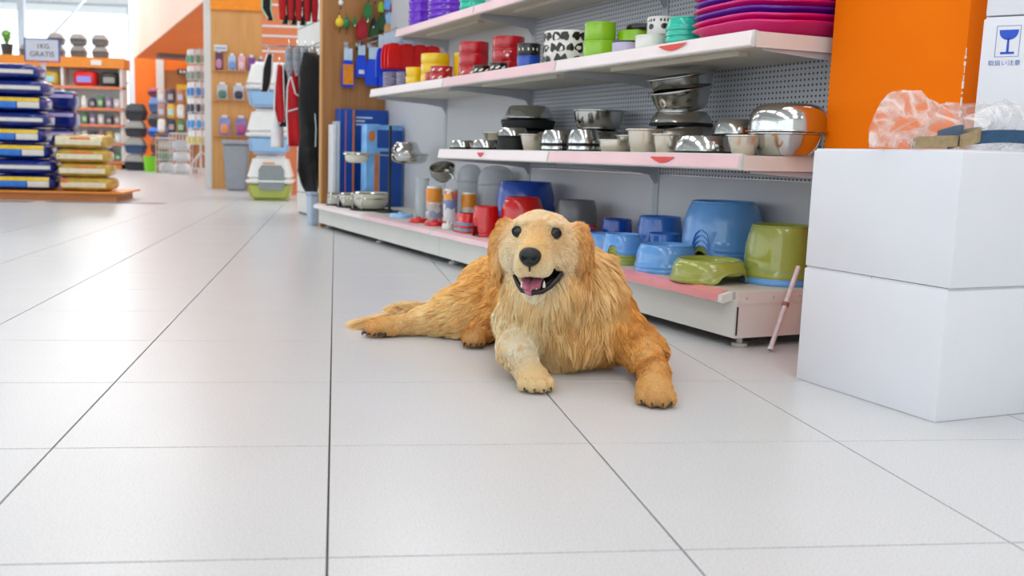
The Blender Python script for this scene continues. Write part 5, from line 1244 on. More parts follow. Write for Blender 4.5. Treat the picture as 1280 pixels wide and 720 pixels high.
cloth('curved black harness with pale green edge at the tip of the upper rod', 4.48, -0.215, 1.55, poly([(-0.02, 0), (-0.045, -0.06), (-0.045, -0.15), (-0.005, -0.21)], [(0.025, 0), (0.015, -0.06), (0.012, -0.15), (0.03, -0.22)]), m_cblk, M('cloth_mint', (0.70, 0.85, 0.72), 0.8), 0.04, 'dog_harness', folds=0.003)
for k in range(3):
    cloth(['black harness strap hanging under the red harnesses, outermost', 'black harness strap hanging under the red harnesses, in the middle', 'black harness strap hanging under the red harnesses, innermost'][k], 4.49, -0.10 + 0.06 * k, 1.375, poly([(-0.02, 0), (-0.022, -0.05)], [(0.02, 0), (0.018, -0.06)]), m_cblk, MATS['cloth_mint'], 0.03, 'dog_harness', folds=0.003)
t = thing('storage_bin', 'pale blue grey storage bin beneath the long black coat', 'bin', W(4.16, 0.02), TH)
frustum(0.045, 0.06, 0.0, 0.20, 0.9, 1.0, M('bin_pale_blue', (0.68, 0.76, 0.84), 0.4), 'body', t, 0.008); frustum(0.05, 0.065, 0.198, 0.215, 1.0, 1.0, MATS['bin_pale_blue'], 'lid', t, 0.004)
# ---- pallet display of pet food
pd = thing('display_platform', 'low orange wooden platform carrying stacks of pet food sacks', 'platform', (-3.45, 8.60, 0))
G().box((0.0, 0.0, 0.066), (1.62, 0.75, 0.082)).build('top', M('platform_top', (0.90, 0.55, 0.22), 0.4, var=0.06, scale=6), pd)
G().box((0.02, 0.03, 0.0), (1.56, 0.70, 0.066)).build('skirt', M('platform_skirt', (0.74, 0.46, 0.22), 0.5, var=0.12, scale=6, stretch=(1, 1, 12)), pd)
G().box((0.0, -0.004, 0.066), (1.62, 0.0, 0.082)).build('edge_band', m_or_lam, pd)
def sack(label, loc, w, d, h, body, prints, rz=0.0):
    t = thing('pet_food_sack', label, 'sack', loc, rz)
    g = G(); NU, NVv = 40, 16; ph = rb.uniform(0, 9)
    for i in range(NVv + 1):
        tt = -PI / 2 + PI * i / NVv
        for k in range(NU):
            q = 2 * PI * k / NU
            def sg_(x, e): return math.copysign(abs(x) ** e, x)
            x = w / 2 * sg_(math.cos(tt), 0.35) * sg_(math.cos(q), 0.4); y = d / 2 * sg_(math.cos(tt), 0.35) * sg_(math.sin(q), 0.4); z = h / 2 + h / 2 * sg_(math.sin(tt), 0.6)
            wob = 0.008 * math.sin(x * 21 + ph) * math.sin(z * 40 + y * 13 + ph)
            g.v.append((x + wob, y + wob, max(0.0, z + wob * 0.5 * math.cos(tt))))
    for i in range(NVv):
        for k in range(NU):
            k2 = (k + 1) % NU; g.f.append((i * NU + k, i * NU + k2, (i + 1) * NU + k2, (i + 1) * NU + k))
    g.mi = [0] * len(g.f); g.build('bag', body, t, 60)
    for (x0, x1, z0, z1, mt) in prints:
        g = G(); nx, nz_ = 10, 4
        for a in range(nx + 1):
            for b in range(nz_ + 1):
                x = (x0 + (x1 - x0) * a / nx) * w / 2; z = (z0 + (z1 - z0) * b / nz_) * h
                zz = abs(2 * z / h - 1)
                y = -d / 2 * max(0.02, (1 - zz ** 3.3)) ** 0.20 * max(0.05, (1 - abs(2 * x / w) ** 5)) ** 0.2 - 0.010
                g.v.append((x, y, z))
        for a in range(nx):
            for b in range(nz_):
                k = a * (nz_ + 1) + b; g.f.append((k, k + nz_ + 1, k + nz_ + 2, k + 1))
        g.mi = [0] * len(g.f); g.build('printed_panel', mt, t, 60)
    return t
m_sb = M('sack_blue_film', (0.05, 0.14, 0.48), 0.22, var=0.35, scale=9, bump=0.4, bscale=30, coat=0.3); m_sy = M('sack_gold_film', (0.76, 0.62, 0.24), 0.25, var=0.2, scale=12, bump=0.4, bscale=30, coat=0.3)
pY = M('sack_print_yellow', (0.93, 0.78, 0.16), 0.3, var=0.12, scale=25); pL = M('sack_print_sky', (0.16, 0.48, 0.85), 0.3, var=0.15, scale=25); pW = M('sack_print_white', (0.87, 0.86, 0.84), 0.3, var=0.06, scale=25); pC = M('sack_print_cream', (0.90, 0.86, 0.74), 0.3, var=0.08, scale=25); pO = M('sack_print_orange', (0.88, 0.45, 0.15), 0.3, var=0.1, scale=30)
order = ['lowest', 'second', 'third', 'fourth', 'fifth', 'sixth', 'seventh', 'topmost']
zz = 0.0825
for k in range(8):
    pr_ = [(-0.95, 0.86, 0.62, 0.86, pY), (-0.95, 0.25, 0.22, 0.60, pL), (0.28, 0.86, 0.22, 0.60, pW)] if k in (0, 2, 3, 5) else [(-0.95, 0.9, 0.36, 0.60, pW)]
    sack(order[k] + ' dark blue pet food sack in the tall stack' + (', yellow and sky blue print' if k in (0, 2, 3, 5) else ', white band'), (-2.735 + (0.02, 0.015, -0.025, -0.06, -0.035, -0.05, -0.04, -0.10)[k], 8.84, zz), 0.60, 0.40, 0.134, m_sb, pr_, 0.02 * ((k * 7) % 3 - 1)); zz += 0.1345
zz = 0.0825
for k in range(4):
    sack(order[k] + ' gold pet food sack in the low stack on the platform', (-2.185 + (0.015, 0.0, -0.015, -0.02)[k], 8.84, zz), 0.46, 0.36, 0.122, m_sy, [(-0.86, 0.82, 0.26, 0.62, pC), (-0.3, 0.45, 0.64, 0.80, pO) if k else (-0.86, -0.6, 0.58, 0.88, pO)] + ([(-0.86, 0.86, 0.5, 0.86, pC)] if k == 3 else []), 0.025 * ((k * 5) % 3 - 1)); zz += 0.1225
for k in range(5):
    sack(order[k] + ' small violet blue sack in the stack behind the gold sacks', (-2.62, 9.75, 0.10 + 0.178 * k), 0.28, 0.26, 0.176, m_sb, [(-0.9, 0.9, 0.62, 0.80, M('sack_print_lilac', (0.72, 0.68, 0.86), 0.3))])
t = thing('display_platform', 'low white plinth behind the gold sacks', 'platform', (-2.80, 9.55, 0)); G().box((0, 0, 0), (0.40, 0.40, 0.085)).build('skirt', m_wallw, t); G().box((-0.01, -0.01, 0.085), (0.41, 0.41, 0.0995)).build('top', m_wallw, t)
t = thing('display_stand', 'white cardboard display stand behind the blue sacks', 'stand', (-3.20, 9.95, 0)); G().box((0, 0, 0), (0.26, 0.24, 0.86)).build('body', M('stand_white', (0.90, 0.89, 0.90), 0.6), t); G().box((-0.03, -0.05, 0.86), (0.30, 0.26, 1.0)).build('tray', MATS['stand_white'], t); G().box((-0.03, -0.052, 0.87), (0.30, -0.05, 0.885)).build('printed_stripe', M('stand_pink', (0.88, 0.66, 0.66), 0.6), t)
# hand-lettered offer sign
t = thing('offer_sign', 'framed sign lettered 1KG GRATIS on a white post', 'sign', (-2.70, 9.42, 0))
G().box((-0.02, 0.0, 0.0), (0.02, 0.03, 1.25)).build('post', MATS['stand_white'], t)
G().box((-0.05, -0.05, 0.0), (0.05, 0.08, 0.02)).build('foot', MATS['stand_white'], t)
G().box((-0.15, -0.012, 1.245), (0.15, 0.0, 1.435)).build('board', M('sign_paper', (0.88, 0.89, 0.93), 0.5, var=0.03), t)
mb = M('sign_blue_frame', (0.22, 0.34, 0.68), 0.4); mr = M('sign_red_frame', (0.85, 0.45, 0.48), 0.4)
for (a, b, c, d, mt) in ((-0.158, 0.158, 1.435, 1.443, mb), (-0.158, 0.158, 1.230, 1.246, mr), (-0.158, -0.148, 1.238, 1.443, mb), (0.148, 0.158, 1.238, 1.443, mb)): G().box((a, -0.016, c), (b, 0.004, d)).build('frame', mt, t)
mtx = M('sign_ink', (0.36, 0.34, 0.36), 0.6)
text_mesh('lettering', '1KG', 0.062, mtx, t, (0.01, -0.0135, 1.372), (PI / 2, 0, 0), 0.0008); text_mesh('lettering', 'GRATIS', 0.066, mtx, t, (0.0, -0.0135, 1.300), (PI / 2, 0, 0), 0.0008)
# thin dark strips lying on the floor in front of the platform
for x0, x1, y, lab in ((-3.4, -2.52, 8.32, 'thin dark strip lying on the floor under the tall blue stack'), (-2.42, -1.44, 8.40, 'thin dark strip lying on the floor at the platform corner')):
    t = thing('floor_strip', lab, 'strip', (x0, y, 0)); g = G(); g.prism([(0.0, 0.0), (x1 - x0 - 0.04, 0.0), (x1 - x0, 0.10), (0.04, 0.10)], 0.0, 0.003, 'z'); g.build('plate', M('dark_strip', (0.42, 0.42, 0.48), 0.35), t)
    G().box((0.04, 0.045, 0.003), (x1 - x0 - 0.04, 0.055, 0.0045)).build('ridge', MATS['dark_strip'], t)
# ------------------------------------------------------------------ golden retriever lying on the tiles
# body: one implicit surface (smooth union of tapered limbs and muscle volumes) turned into one mesh
HF = np.array([-0.335, -0.938, -0.085]); HF /= np.linalg.norm(HF)
_R = np.array([0.940, -0.336, -0.012]); _R -= HF * (_R @ HF); HR = _R / np.linalg.norm(_R)
HU = np.cross(HF, HR); HU = -HU if HU[2] < 0 else HU
HC = np.array([0.449, 2.06, 0.308])
def H(f, r, u): return HC + HF * f + HR * r + HU * u
GOLD = (0.875, 0.665, 0.375); GOLDD = (0.82, 0.585, 0.295); CREAM = (0.94, 0.815, 0.59); PALE = (0.975, 0.91, 0.775); AMBER = (0.815, 0.60, 0.335)
PR = []
def cap(a, b, r1, r2, k, colr, ln, flow=None, lift=0.25):
    a = np.array(a, float); b = np.array(b, float)
    PR.append(dict(t='c', a=a, b=b, r1=r1, r2=r2, k=k, col=colr, ln=ln, fl=(b - a) if flow is None else np.array(flow, float), lift=lift))
def ell(c, rad, k, colr, ln, flow, lift=0.25, ax=None):
    PR.append(dict(t='e', c=np.array(c, float), rad=np.array(rad, float), ax=np.eye(3) if ax is None else np.array(ax), k=k, col=colr, ln=ln, fl=np.array(flow, float), lift=lift))
HAX = np.array([HF, HR, HU])
BACK = (-0.10, 1.0, -0.25); DOWN = (0, -0.25, -1.0)
# trunk
ell((0.545, 2.215, 0.130), (0.113, 0.15, 0.122), 0.03, GOLD, 0.040, (0.0, 0.1, -1.0), 0.22)          # rib cage / chest
ell((0.530, 2.130, 0.115), (0.095, 0.075, 0.105), 0.05, CREAM, 0.050, (0.0, -0.25, -1.0), 0.25)      # breast
cap((0.555, 2.22, 0.150), (0.500, 2.60, 0.115), 0.125, 0.105, 0.06, GOLD, 0.034, (-0.1, 1.0, -0.5), 0.2)
ell((0.628, 2.190, 0.112), (0.052, 0.095, 0.110), 0.05, GOLDD, 0.034, (0.05, 0.15, -1.0), 0.2)       # shoulder, image right
ell((0.445, 2.180, 0.110), (0.048, 0.080, 0.095), 0.05, GOLD, 0.034, (-0.1, 0.1, -1.0), 0.2)         # shoulder, image left
# neck and ruff
cap(H(-0.045, 0.0, -0.035), (0.540, 2.165, 0.190), 0.070, 0.108, 0.05, CREAM, 0.034, (0.1, 0.35, -1.0), 0.22)
ell(H(-0.02, 0.02, -0.105), (0.075, 0.092, 0.075), 0.05, CREAM, 0.046, (0.05, 0.1, -1.0), 0.25, HAX)   # ruff below the jaw
# hindquarters rolled on to one side
ell((0.455, 2.590, 0.105), (0.115, 0.125, 0.105), 0.05, (0.90, 0.71, 0.42), 0.032, (-0.7, 0.4, -0.6), 0.2)
ell((0.375, 2.545, 0.074), (0.105, 0.085, 0.070), 0.04, (0.92, 0.755, 0.48), 0.030, (-1.0, 0.05, -0.45), 0.2)         # thigh
cap((0.345, 2.530, 0.060), (0.250, 2.560, 0.040), 0.058, 0.036, 0.04, CREAM, 0.022, (-1, 0.1, -0.2), 0.2)
cap((0.250, 2.560, 0.036), (0.165, 2.540, 0.028), 0.032, 0.025, 0.025, CREAM, 0.013, (-1, -0.1, -0.1), 0.18)
ell((0.135, 2.532, 0.026), (0.036, 0.030, 0.025), 0.02, GOLD, 0.008, (-1, -0.2, 0), 0.15)
for q, (dx, dy) in enumerate(((-0.022, -0.022), (-0.031, -0.009), (-0.032, 0.005), (-0.024, 0.017))):
    ell((0.128 + dx, 2.532 + dy, 0.020), (0.014, 0.0105, 0.016), 0.006, AMBER, 0.006, (-1, -0.2, -0.2), 0.12)
cap((0.430, 2.480, 0.055), (0.372, 2.425, 0.030), 0.045, 0.027, 0.03, GOLD, 0.016, (-0.6, -0.8, -0.3), 0.18)   # second hind leg
ell((0.360, 2.405, 0.024), (0.030, 0.036, 0.023), 0.015, AMBER, 0.007, (-0.4, -1, 0), 0.15)
for q, (dx, dy) in enumerate(((-0.022, -0.014), (-0.010, -0.026), (0.004, -0.028), (0.017, -0.022))):
    ell((0.358 + dx, 2.402 + dy, 0.017), (0.0105, 0.014, 0.014), 0.005, AMBER, 0.005, (-0.3, -1, -0.2), 0.12)
# front legs
cap((0.425, 2.130, 0.120), (0.404, 2.065, 0.062), 0.058, 0.038, 0.04, (0.955, 0.87, 0.70), 0.020, None, 0.18)
cap((0.404, 2.065, 0.060), (0.416, 1.995, 0.036), 0.037, 0.028, 0.03, (0.97, 0.925, 0.83), 0.012, None, 0.16)
ell((0.423, 1.960, 0.026), (0.034, 0.041, 0.025), 0.02, CREAM, 0.006, (0.1, -1, -0.1), 0.13)
for q, (dx, dy) in enumerate(((-0.026, -0.018), (-0.0095, -0.031), (0.0085, -0.032), (0.025, -0.020))):
    ell((0.423 + dx * 1.12, 1.951 + dy * 1.2, 0.0175), (0.0118, 0.0175, 0.0170), 0.003, CREAM, 0.005, (0.1, -1, -0.3), 0.1)
cap((0.662, 2.150, 0.098), (0.704, 2.070, 0.056), 0.060, 0.042, 0.04, GOLDD, 0.022, None, 0.18)
cap((0.706, 2.075, 0.054), (0.676, 1.925, 0.037), 0.040, 0.029, 0.03, GOLD, 0.013, None, 0.16)
ell((0.652, 1.845, 0.026), (0.035, 0.045, 0.025), 0.02, GOLD, 0.006, (-0.25, -1, -0.1), 0.13)
cap((0.676, 1.925, 0.037), (0.656, 1.86, 0.030), 0.029, 0.027, 0.02, GOLD, 0.009, None, 0.14)
for q, (dx, dy) in enumerate(((-0.033, -0.010), (-0.020, -0.029), (-0.0015, -0.034), (0.018, -0.024))):
    ell((0.652 + dx * 1.12, 1.834 + dy * 1.2, 0.0175), (0.0118, 0.0175, 0.0170), 0.003, AMBER, 0.005, (-0.25, -1, -0.3), 0.1)
# tail lying behind the hind leg
cap((0.440, 2.690, 0.060), (0.330, 2.700, 0.040), 0.045, 0.032, 0.03, GOLD, 0.04, (-1, 0, -0.2), 0.25)
cap((0.330, 2.700, 0.040), (0.190, 2.690, 0.028), 0.030, 0.024, 0.02, CREAM, 0.05, (-1, -0.1, -0.15), 0.22)
cap((0.190, 2.690, 0.026), (0.085, 2.655, 0.014), 0.022, 0.010, 0.02, CREAM, 0.055, (-1, -0.3, -0.1), 0.2)
# head
ell(H(0.0, 0, 0.007), (0.086, 0.070, 0.058), 0.03, (0.945, 0.84, 0.67), 0.008, -HF + HU * 0.1, 0.15, HAX)
for sg in (-1, 1):
    ell(H(0.020, sg * 0.046, -0.028), (0.050, 0.036, 0.044), 0.03, PALE, 0.014, -HF - HU * 0.9 + HR * sg * 0.2, 0.15, HAX)     # cheek
    ell(H(0.056, sg * 0.030, 0.046), (0.020, 0.020, 0.010), 0.02, PALE, 0.006, -HF * 0.5 + HU + HR * sg * 0.4, 0.12, HAX)  # brow
    ell(H(0.098, sg * 0.019, -0.040), (0.044, 0.023, 0.024), 0.014, PALE, 0.006, -HF - HU * 0.5, 0.1, HAX)                # flews
    # hanging ears
    eo = 0.002 if sg > 0 else -0.002
    ell(H(-0.012, sg * (0.080 + eo), 0.006), (0.034, 0.020, 0.032), 0.02, AMBER if sg > 0 else GOLD, 0.016, HR * sg * 0.35 - HU, 0.2, HAX)
    ell(H(-0.004, sg * (0.094 + eo), -0.040), (0.032, 0.014, 0.054), 0.015, (0.70, 0.465, 0.215) if sg > 0 else (0.80, 0.58, 0.31), 0.026, -HU + HF * 0.1, 0.18, HAX)
cap(H(0.045, 0, -0.006), H(0.128, 0, -0.020), 0.042, 0.028, 0.020, CREAM, 0.005, -HF + HU * 0.2, 0.1)       # muzzle
cap(H(0.06, 0, 0.020), H(0.135, 0, -0.001), 0.024, 0.018, 0.02, (0.91, 0.73, 0.46), 0.005, -HF + HU * 0.2, 0.1)  # bridge of the nose
cap(H(0.010, 0, -0.078), H(0.098, 0, -0.096), 0.036, 0.021, 0.02, PALE, 0.008, -HF - HU * 0.6, 0.14)        # lower jaw
CAV = [dict(t='e', c=H(0.100, 0.006, -0.071), rad=np.array([0.062, 0.031, 0.0175]), ax=HAX), dict(t='e', c=H(0.070, 0.040, -0.060), rad=np.array([0.040, 0.018, 0.0125]), ax=HAX), dict(t='e', c=H(0.070, -0.034, -0.062), rad=np.array([0.034, 0.014, 0.011]), ax=HAX)]

def sdf1(p, X):
    if p['t'] == 'c':
        ba = p['b'] - p['a']; pa = X - p['a']
        h = np.clip(pa @ ba / (ba @ ba), 0, 1)
        return np.linalg.norm(pa - h[:, None] * ba, axis=1) - (p['r1'] + (p['r2'] - p['r1']) * h)
    q = (X - p['c']) @ p['ax'].T
    k0 = np.linalg.norm(q / p['rad'], axis=1); k1 = np.linalg.norm(q / p['rad'] ** 2, axis=1)
    return np.where(k1 < 1e-9, -p['rad'].min(), k0 * (k0 - 1) / np.maximum(k1, 1e-9))
def cavity(X):
    d = np.full(len(X), 9.0)
    for p in CAV:
        d1 = sdf1(p, X); k = 0.012; h = np.clip(0.5 + 0.5 * (d1 - d) / k, 0, 1); d = d1 * (1 - h) + d * h - k * h * (1 - h)
    return d
def sdf(X):
    d = np.full(len(X), 9.0)
    for p in PR:
        d1 = sdf1(p, X); k = p['k']
        h = np.clip(0.5 + 0.5 * (d1 - d) / k, 0, 1)
        d = np.where(d > 8, d1, d1 * (1 - h) + d * h - k * h * (1 - h))
    c = -cavity(X); k = 0.005; h = np.clip(0.5 - 0.5 * (d - c) / k, 0, 1)
    return d * (1 - h) + c * h + k * h * (1 - h)

def surface_net(lo, hi, step):
    n = np.ceil((hi - lo) / step).astype(int) + 1
    ax = [lo[i] + step * np.arange(n[i]) for i in range(3)]
    V = np.full(tuple(n), 1.0)
    # fill block by block, only where a primitive is near
    for i0 in range(0, n[0], 16):
        for j0 in range(0, n[1], 16):
            sl = (slice(i0, min(i0 + 16, n[0])), slice(j0, min(j0 + 16, n[1])))
            gx, gy, gz = np.meshgrid(ax[0][sl[0]], ax[1][sl[1]], ax[2], indexing='ij')
            X = np.stack([gx.ravel(), gy.ravel(), gz.ravel()], 1)
            c = np.array([[gx.mean(), gy.mean(), z] for z in (0.05, 0.15, 0.25, 0.35)])
            if sdf(c).min() > 16 * step: continue
            V[sl] = sdf(X).reshape(gx.shape)
    S = V < 0
    cells = tuple(m - 1 for m in n)
    cnt = np.zeros(cells, int); acc = np.zeros(cells + (3,))
    sub = lambda A, o: A[o[0]:o[0] + cells[0], o[1]:o[1] + cells[1], o[2]:o[2] + cells[2]]
    corners = [(a, b, c) for a in (0, 1) for b in (0, 1) for c in (0, 1)]
    for a in corners:
        for k in range(3):
            if a[k] == 1: continue
            b = list(a); b[k] = 1
            va, vb = sub(V, a), sub(V, b)
            cr = (va < 0) != (vb < 0)
            t = np.where(cr, va / np.where(cr, va - vb, 1), 0)
            for q in range(3):
                acc[..., q] += np.where(cr, a[q] + (t if q == k else 0), 0)
            cnt += cr
    act = cnt > 0
    idx = -np.ones(cells, int); idx[act] = np.arange(act.sum())
    ijk = np.argwhere(act)
    P = lo + step * (ijk + acc[act] / cnt[act][:, None])
    F = []
    for k in range(3):
        o1, o2 = (k + 1) % 3, (k + 2) % 3
        sl_a = [slice(1, c) for c in cells]; sl_a[k] = slice(0, cells[k])
        A = V[tuple(slice(s.start, s.stop) for s in sl_a)]
        sl_b = [slice(s.start, s.stop) for s in sl_a]; sl_b[k] = slice(1, cells[k] + 1)
        B = V[tuple(sl_b)]
        cr = np.argwhere((A < 0) != (B < 0))
        if not len(cr): continue
        base = cr.copy()
        for q in range(3):
            if q != k: base[:, q] += 1
        neg = A[tuple(cr.T)] < 0
        def cell(d1, d2):
            c = base.copy(); c[:, o1] -= d1; c[:, o2] -= d2
            return idx[tuple(c.T)]
        q4 = np.stack([cell(1, 1), cell(0, 1), cell(0, 0), cell(1, 0)], 1)
        q4[~neg] = q4[~neg][:, ::-1]
        F.append(q4)
    return P, np.concatenate(F)

dog = thing('dog', 'golden retriever lying on the tiled floor with its mouth open', 'dog', (0.5, 2.2, 0))
DO = np.array([0.5, 2.2, 0.0])
lo = np.array([0.03, 1.77, -0.03]); hi = np.array([0.80, 2.76, 0.42])
VP, VF = surface_net(lo, hi, 0.006)
VP[:, 2] = np.maximum(VP[:, 2], 0.0012)
# attributes blended from the volumes
def attrs(X):
    D = np.stack([sdf1(p, X) for p in PR], 1)
    w = np.exp(-(D - D.min(1, keepdims=True)) / 0.011)
    w /= w.sum(1, keepdims=True)
    C = w @ np.array([p['col'] for p in PR])
    Ln = w @ np.array([p['ln'] for p in PR])
    Fl = w @ np.array([p['fl'] / np.linalg.norm(p['fl']) for p in PR])
    Lf = w @ np.array([p['lift'] for p in PR])
    return C, Ln, Fl, Lf
bC, bL, bF, bLf = attrs(VP)
cavd = cavity(VP)
dark = np.clip((0.007 - cavd) / 0.004, 0, 1)
bcol = lin_arr = np.array([lin(tuple(c)) for c in bC]) * 0.72  # undercoat darkened so gaps between strands look shaded
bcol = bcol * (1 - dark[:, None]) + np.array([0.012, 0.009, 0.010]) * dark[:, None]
m_skin = bpy.data.materials.new('dog_undercoat_shaded'); m_skin.use_nodes = True
_nt = m_skin.node_tree; _a = _nt.nodes.new('ShaderNodeAttribute'); _a.attribute_name = 'coat'
_nt.links.new(_a.outputs['Color'], _nt.nodes['Principled BSDF'].inputs['Base Color']); _nt.nodes['Principled BSDF'].inputs['Roughness'].default_value = 0.6
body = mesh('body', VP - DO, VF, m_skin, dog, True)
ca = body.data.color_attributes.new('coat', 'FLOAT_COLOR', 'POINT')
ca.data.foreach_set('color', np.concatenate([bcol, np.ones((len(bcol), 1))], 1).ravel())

def hit(r, u, f0=0.25, base=None):
    """front surface of the head at (r, u), marching back along the facing direction"""
    f = f0
    for _ in range(160):
        d = float(sdf(H(f, r, u)[None, :])[0])
        if d < 0.0004: break
        f -= max(d * 0.6, 0.0004)
    return f
def at_head(o): o.location = tuple(np.array(o.location))
def hmat(f, r, u):
    m = Matrix(((HF[0], HR[0], HU[0]), (HF[1], HR[1], HU[1]), (HF[2], HR[2], HU[2]))).to_4x4()
    m.translation = Vector(H(f, r, u) - DO); return m
skip = []     # spheres without fur
m_eye = M('dog_eye', (0.05, 0.03, 0.02), 0.04, var=0.1, spec=0.5, coat=0.2)
m_lid = M('dog_eyelid', (0.12, 0.08, 0.06), 0.45)
m_nose = M('dog_nose', (0.055, 0.05, 0.05), 0.32, bump=0.5, bscale=700, var=0.2, scale=200)
m_tongue = M('dog_tongue', (0.74, 0.42, 0.50), 0.35, var=0.1, scale=60, bump=0.25, bscale=500)
m_tooth = M('dog_tooth', (0.93, 0.90, 0.82), 0.3)
m_mouth = M('dog_mouth_lining', (0.10, 0.07, 0.075), 0.4)
for sg in (-1, 1):
    r_, u_ = sg * 0.0375, 0.0290
    f_ = hit(r_, u_)
    g = G(); g.ell((0, 0, 0), (0.0138, 0.0138, 0.0138), 24, 16)
    e = g.build('eye', m_eye, dog, 60); e.matrix_local = hmat(f_ - 0.0065, r_, u_)
    g = G()   # dark almond eyelid rim
    pts = [Vector((0.0085 - 22.0 * y * y, y, z)) for y, z in [(0.0140 * math.cos(a), 0.0112 * math.sin(a)) for a in np.linspace(0, 2 * PI, 25)]]
    g.tube(pts, 0.0022, 6, False)
    l = g.build('eyelid', m_lid, dog, 60); l.matrix_local = hmat(f_ - 0.0055, r_, u_)
    skip.append((H(f_ - 0.003, r_, u_), 0.0145))
# nose leather with two nostrils
fN = hit(0.0, -0.008)
g = G(); seg, rings = 36, 24
for i in range(rings + 1):
    t = -PI / 2 + PI * i / rings
    for k in range(seg):
        w = 2 * PI * k / seg
        x = math.cos(t) * math.cos(w); y = math.cos(t) * math.sin(w); z = math.sin(t)
        wid = 0.0228 * (1 + 0.16 * z); dep = 0.017
        px_, py_, pz_ = x * dep, y * wid, z * 0.0205
        if x > 0:   # nostril hollows and centre groove
            for sg in (-1, 1):
                dd = ((py_ - sg * 0.0105) / 0.0058) ** 2 + ((pz_ + 0.002) / 0.0048) ** 2
                px_ -= 0.010 * math.exp(-dd * 1.3)
            px_ -= 0.002 * math.exp(-(py_ / 0.0018) ** 2) * (1 if pz_ < 0.004 else 0.3)
        g.v.append((px_, py_, pz_))
for i in range(rings):
    for k in range(seg):
        k2 = (k + 1) % seg; g.f.append((i * seg + k, i * seg + k2, (i + 1) * seg + k2, (i + 1) * seg + k))
g.mi = [0] * len(g.f)
nose = g.build('nose', m_nose, dog, 80); nose.matrix_local = hmat(fN - 0.003, 0, -0.0085)
skip.append((H(fN + 0.002, 0, -0.0085), 0.0235))
g = G(); _p = [H(hit(0.0, u_) + 0.0012, 0.0, u_) - DO for u_ in (-0.024, -0.029, -0.034, -0.039)]
g.tube(_p, [0.0050, 0.0030, 0.0020, 0.0016], 8); g.build('philtrum', m_nose, dog, 60)
skip.append((H(hit(0.0, -0.030), 0.0, -0.030), 0.006))
# tongue: broad, grooved, hanging over the lower lip
g = G(); nu, nv = 16, 13
for i in range(nu):
    t = i / (nu - 1)
    f0 = 0.060 + 0.070 * t
    u0 = -0.072 - 0.006 * t - 0.020 * max(0, t - 0.55) ** 1.5 * 3
    hw = 0.0225 * (1 - 0.10 * t) * (1 if t < 0.75 else math.sqrt(max(0.02, 1 - ((t - 0.75) / 0.26) ** 2)))
    for j in range(nv):
        s_ = -1 + 2 * j / (nv - 1)
        g.v.append((f0 - 0.012 * s_ * s_ * t, s_ * hw, u0 + 0.010 - 0.0035 * math.exp(-(s_ / 0.16) ** 2) + 0.003 * s_ * s_))
    for j in range(nv):
        s_ = -1 + 2 * j / (nv - 1)
        g.v.append((f0 - 0.012 * s_ * s_ * t - 0.001, s_ * hw * 1.02, u0 + 0.003 * s_ * s_))
for i in range(nu - 1):
    for j in range(nv - 1):
        a = i * 2 * nv + j; b = a + 2 * nv
        g.f += [(a, a + 1, b + 1, b), (a + nv, b + nv, b + nv + 1, a + nv + 1)]
    for j in (0, nv - 1):
        a = i * 2 * nv + j; b = a + 2 * nv; g.f.append((a, b, b + nv, a + nv))
for i in (0, nu - 1):
    for j in range(nv - 1):
        a = i * 2 * nv + j; g.f.append((a, a + 1, a + nv + 1, a + nv))
g.mi = [0] * len(g.f)
tg = g.build('tongue', m_tongue, dog, 70); tg.matrix_local = hmat(0, -0.003, 0)
# dark lips, teeth
def lip(pts, r, name):
    g = G(); g.tube([H(*p) - DO for p in pts], r, 8); return g.build(name, m_mouth, dog, 60)
lower = [(0.060, -0.046, -0.070), (0.085, -0.033, -0.083), (0.108, -0.020, -0.090), (0.119, 0.0, -0.092), (0.110, 0.022, -0.089), (0.090, 0.036, -0.081), (0.072, 0.049, -0.068), (0.062, 0.057, -0.054)]
lip(lower, [0.004, 0.0055, 0.006, 0.006, 0.006, 0.0065, 0.0065, 0.003], 'lower_lip')
for (f, r, u, h, up) in ((0.108, -0.021, -0.083, 0.013, 1), (0.104, 0.025, -0.082, 0.015, 1), (0.113, 0.010, -0.086, 0.005, 1), (0.114, 0.003, -0.086, 0.005, 1), (0.113, -0.006, -0.086, 0.005, 1)):
    g = G(); b0 = H(f, r, u) - DO; g.tube([b0, b0 + HU * h * 0.6 * up, b0 + HU * h * up + HF * 0.001], [0.0034 if h > 0.01 else 0.0022, 0.0026 if h > 0.01 else 0.002, 0.0006], 8)
    g.build('tooth', m_tooth, dog, 60)
# claws
m_claw = M('dog_claw', (0.22, 0.17, 0.13), 0.4)
for (cx_, cy_, ax_, toes) in ((0.423, 1.955, (0.05, -1), ((-0.026, -0.018), (-0.0095, -0.031), (0.0085, -0.032), (0.025, -0.020))), (0.652, 1.838, (-0.25, -1), ((-0.033, -0.010), (-0.020, -0.029), (-0.0015, -0.034), (0.018, -0.024))), (0.358, 2.402, (-0.3, -1), ((-0.022, -0.014), (-0.010, -0.026), (0.004, -0.028), (0.017, -0.022))), (0.128, 2.532, (-1, -0.3), ((-0.022, -0.022), (-0.031, -0.009), (-0.032, 0.005), (-0.024, 0.017)))):
    dv = Vector((ax_[0], ax_[1], 0)).normalized()
    for dx, dy in toes:
        b0 = Vector((cx_ + dx * 1.1, cy_ - 0.003 + dy * 1.18, 0.013)) + dv * 0.0125 - Vector(DO)
        g = G(); g.tube([b0 - dv * 0.004 + Vector((0, 0, .001)), b0 + dv * 0.004, b0 + dv * 0.008 - Vector((0, 0, 0.006))], [0.0034, 0.0028, 0.0008], 8)
        g.build('claw', m_claw, dog, 60)
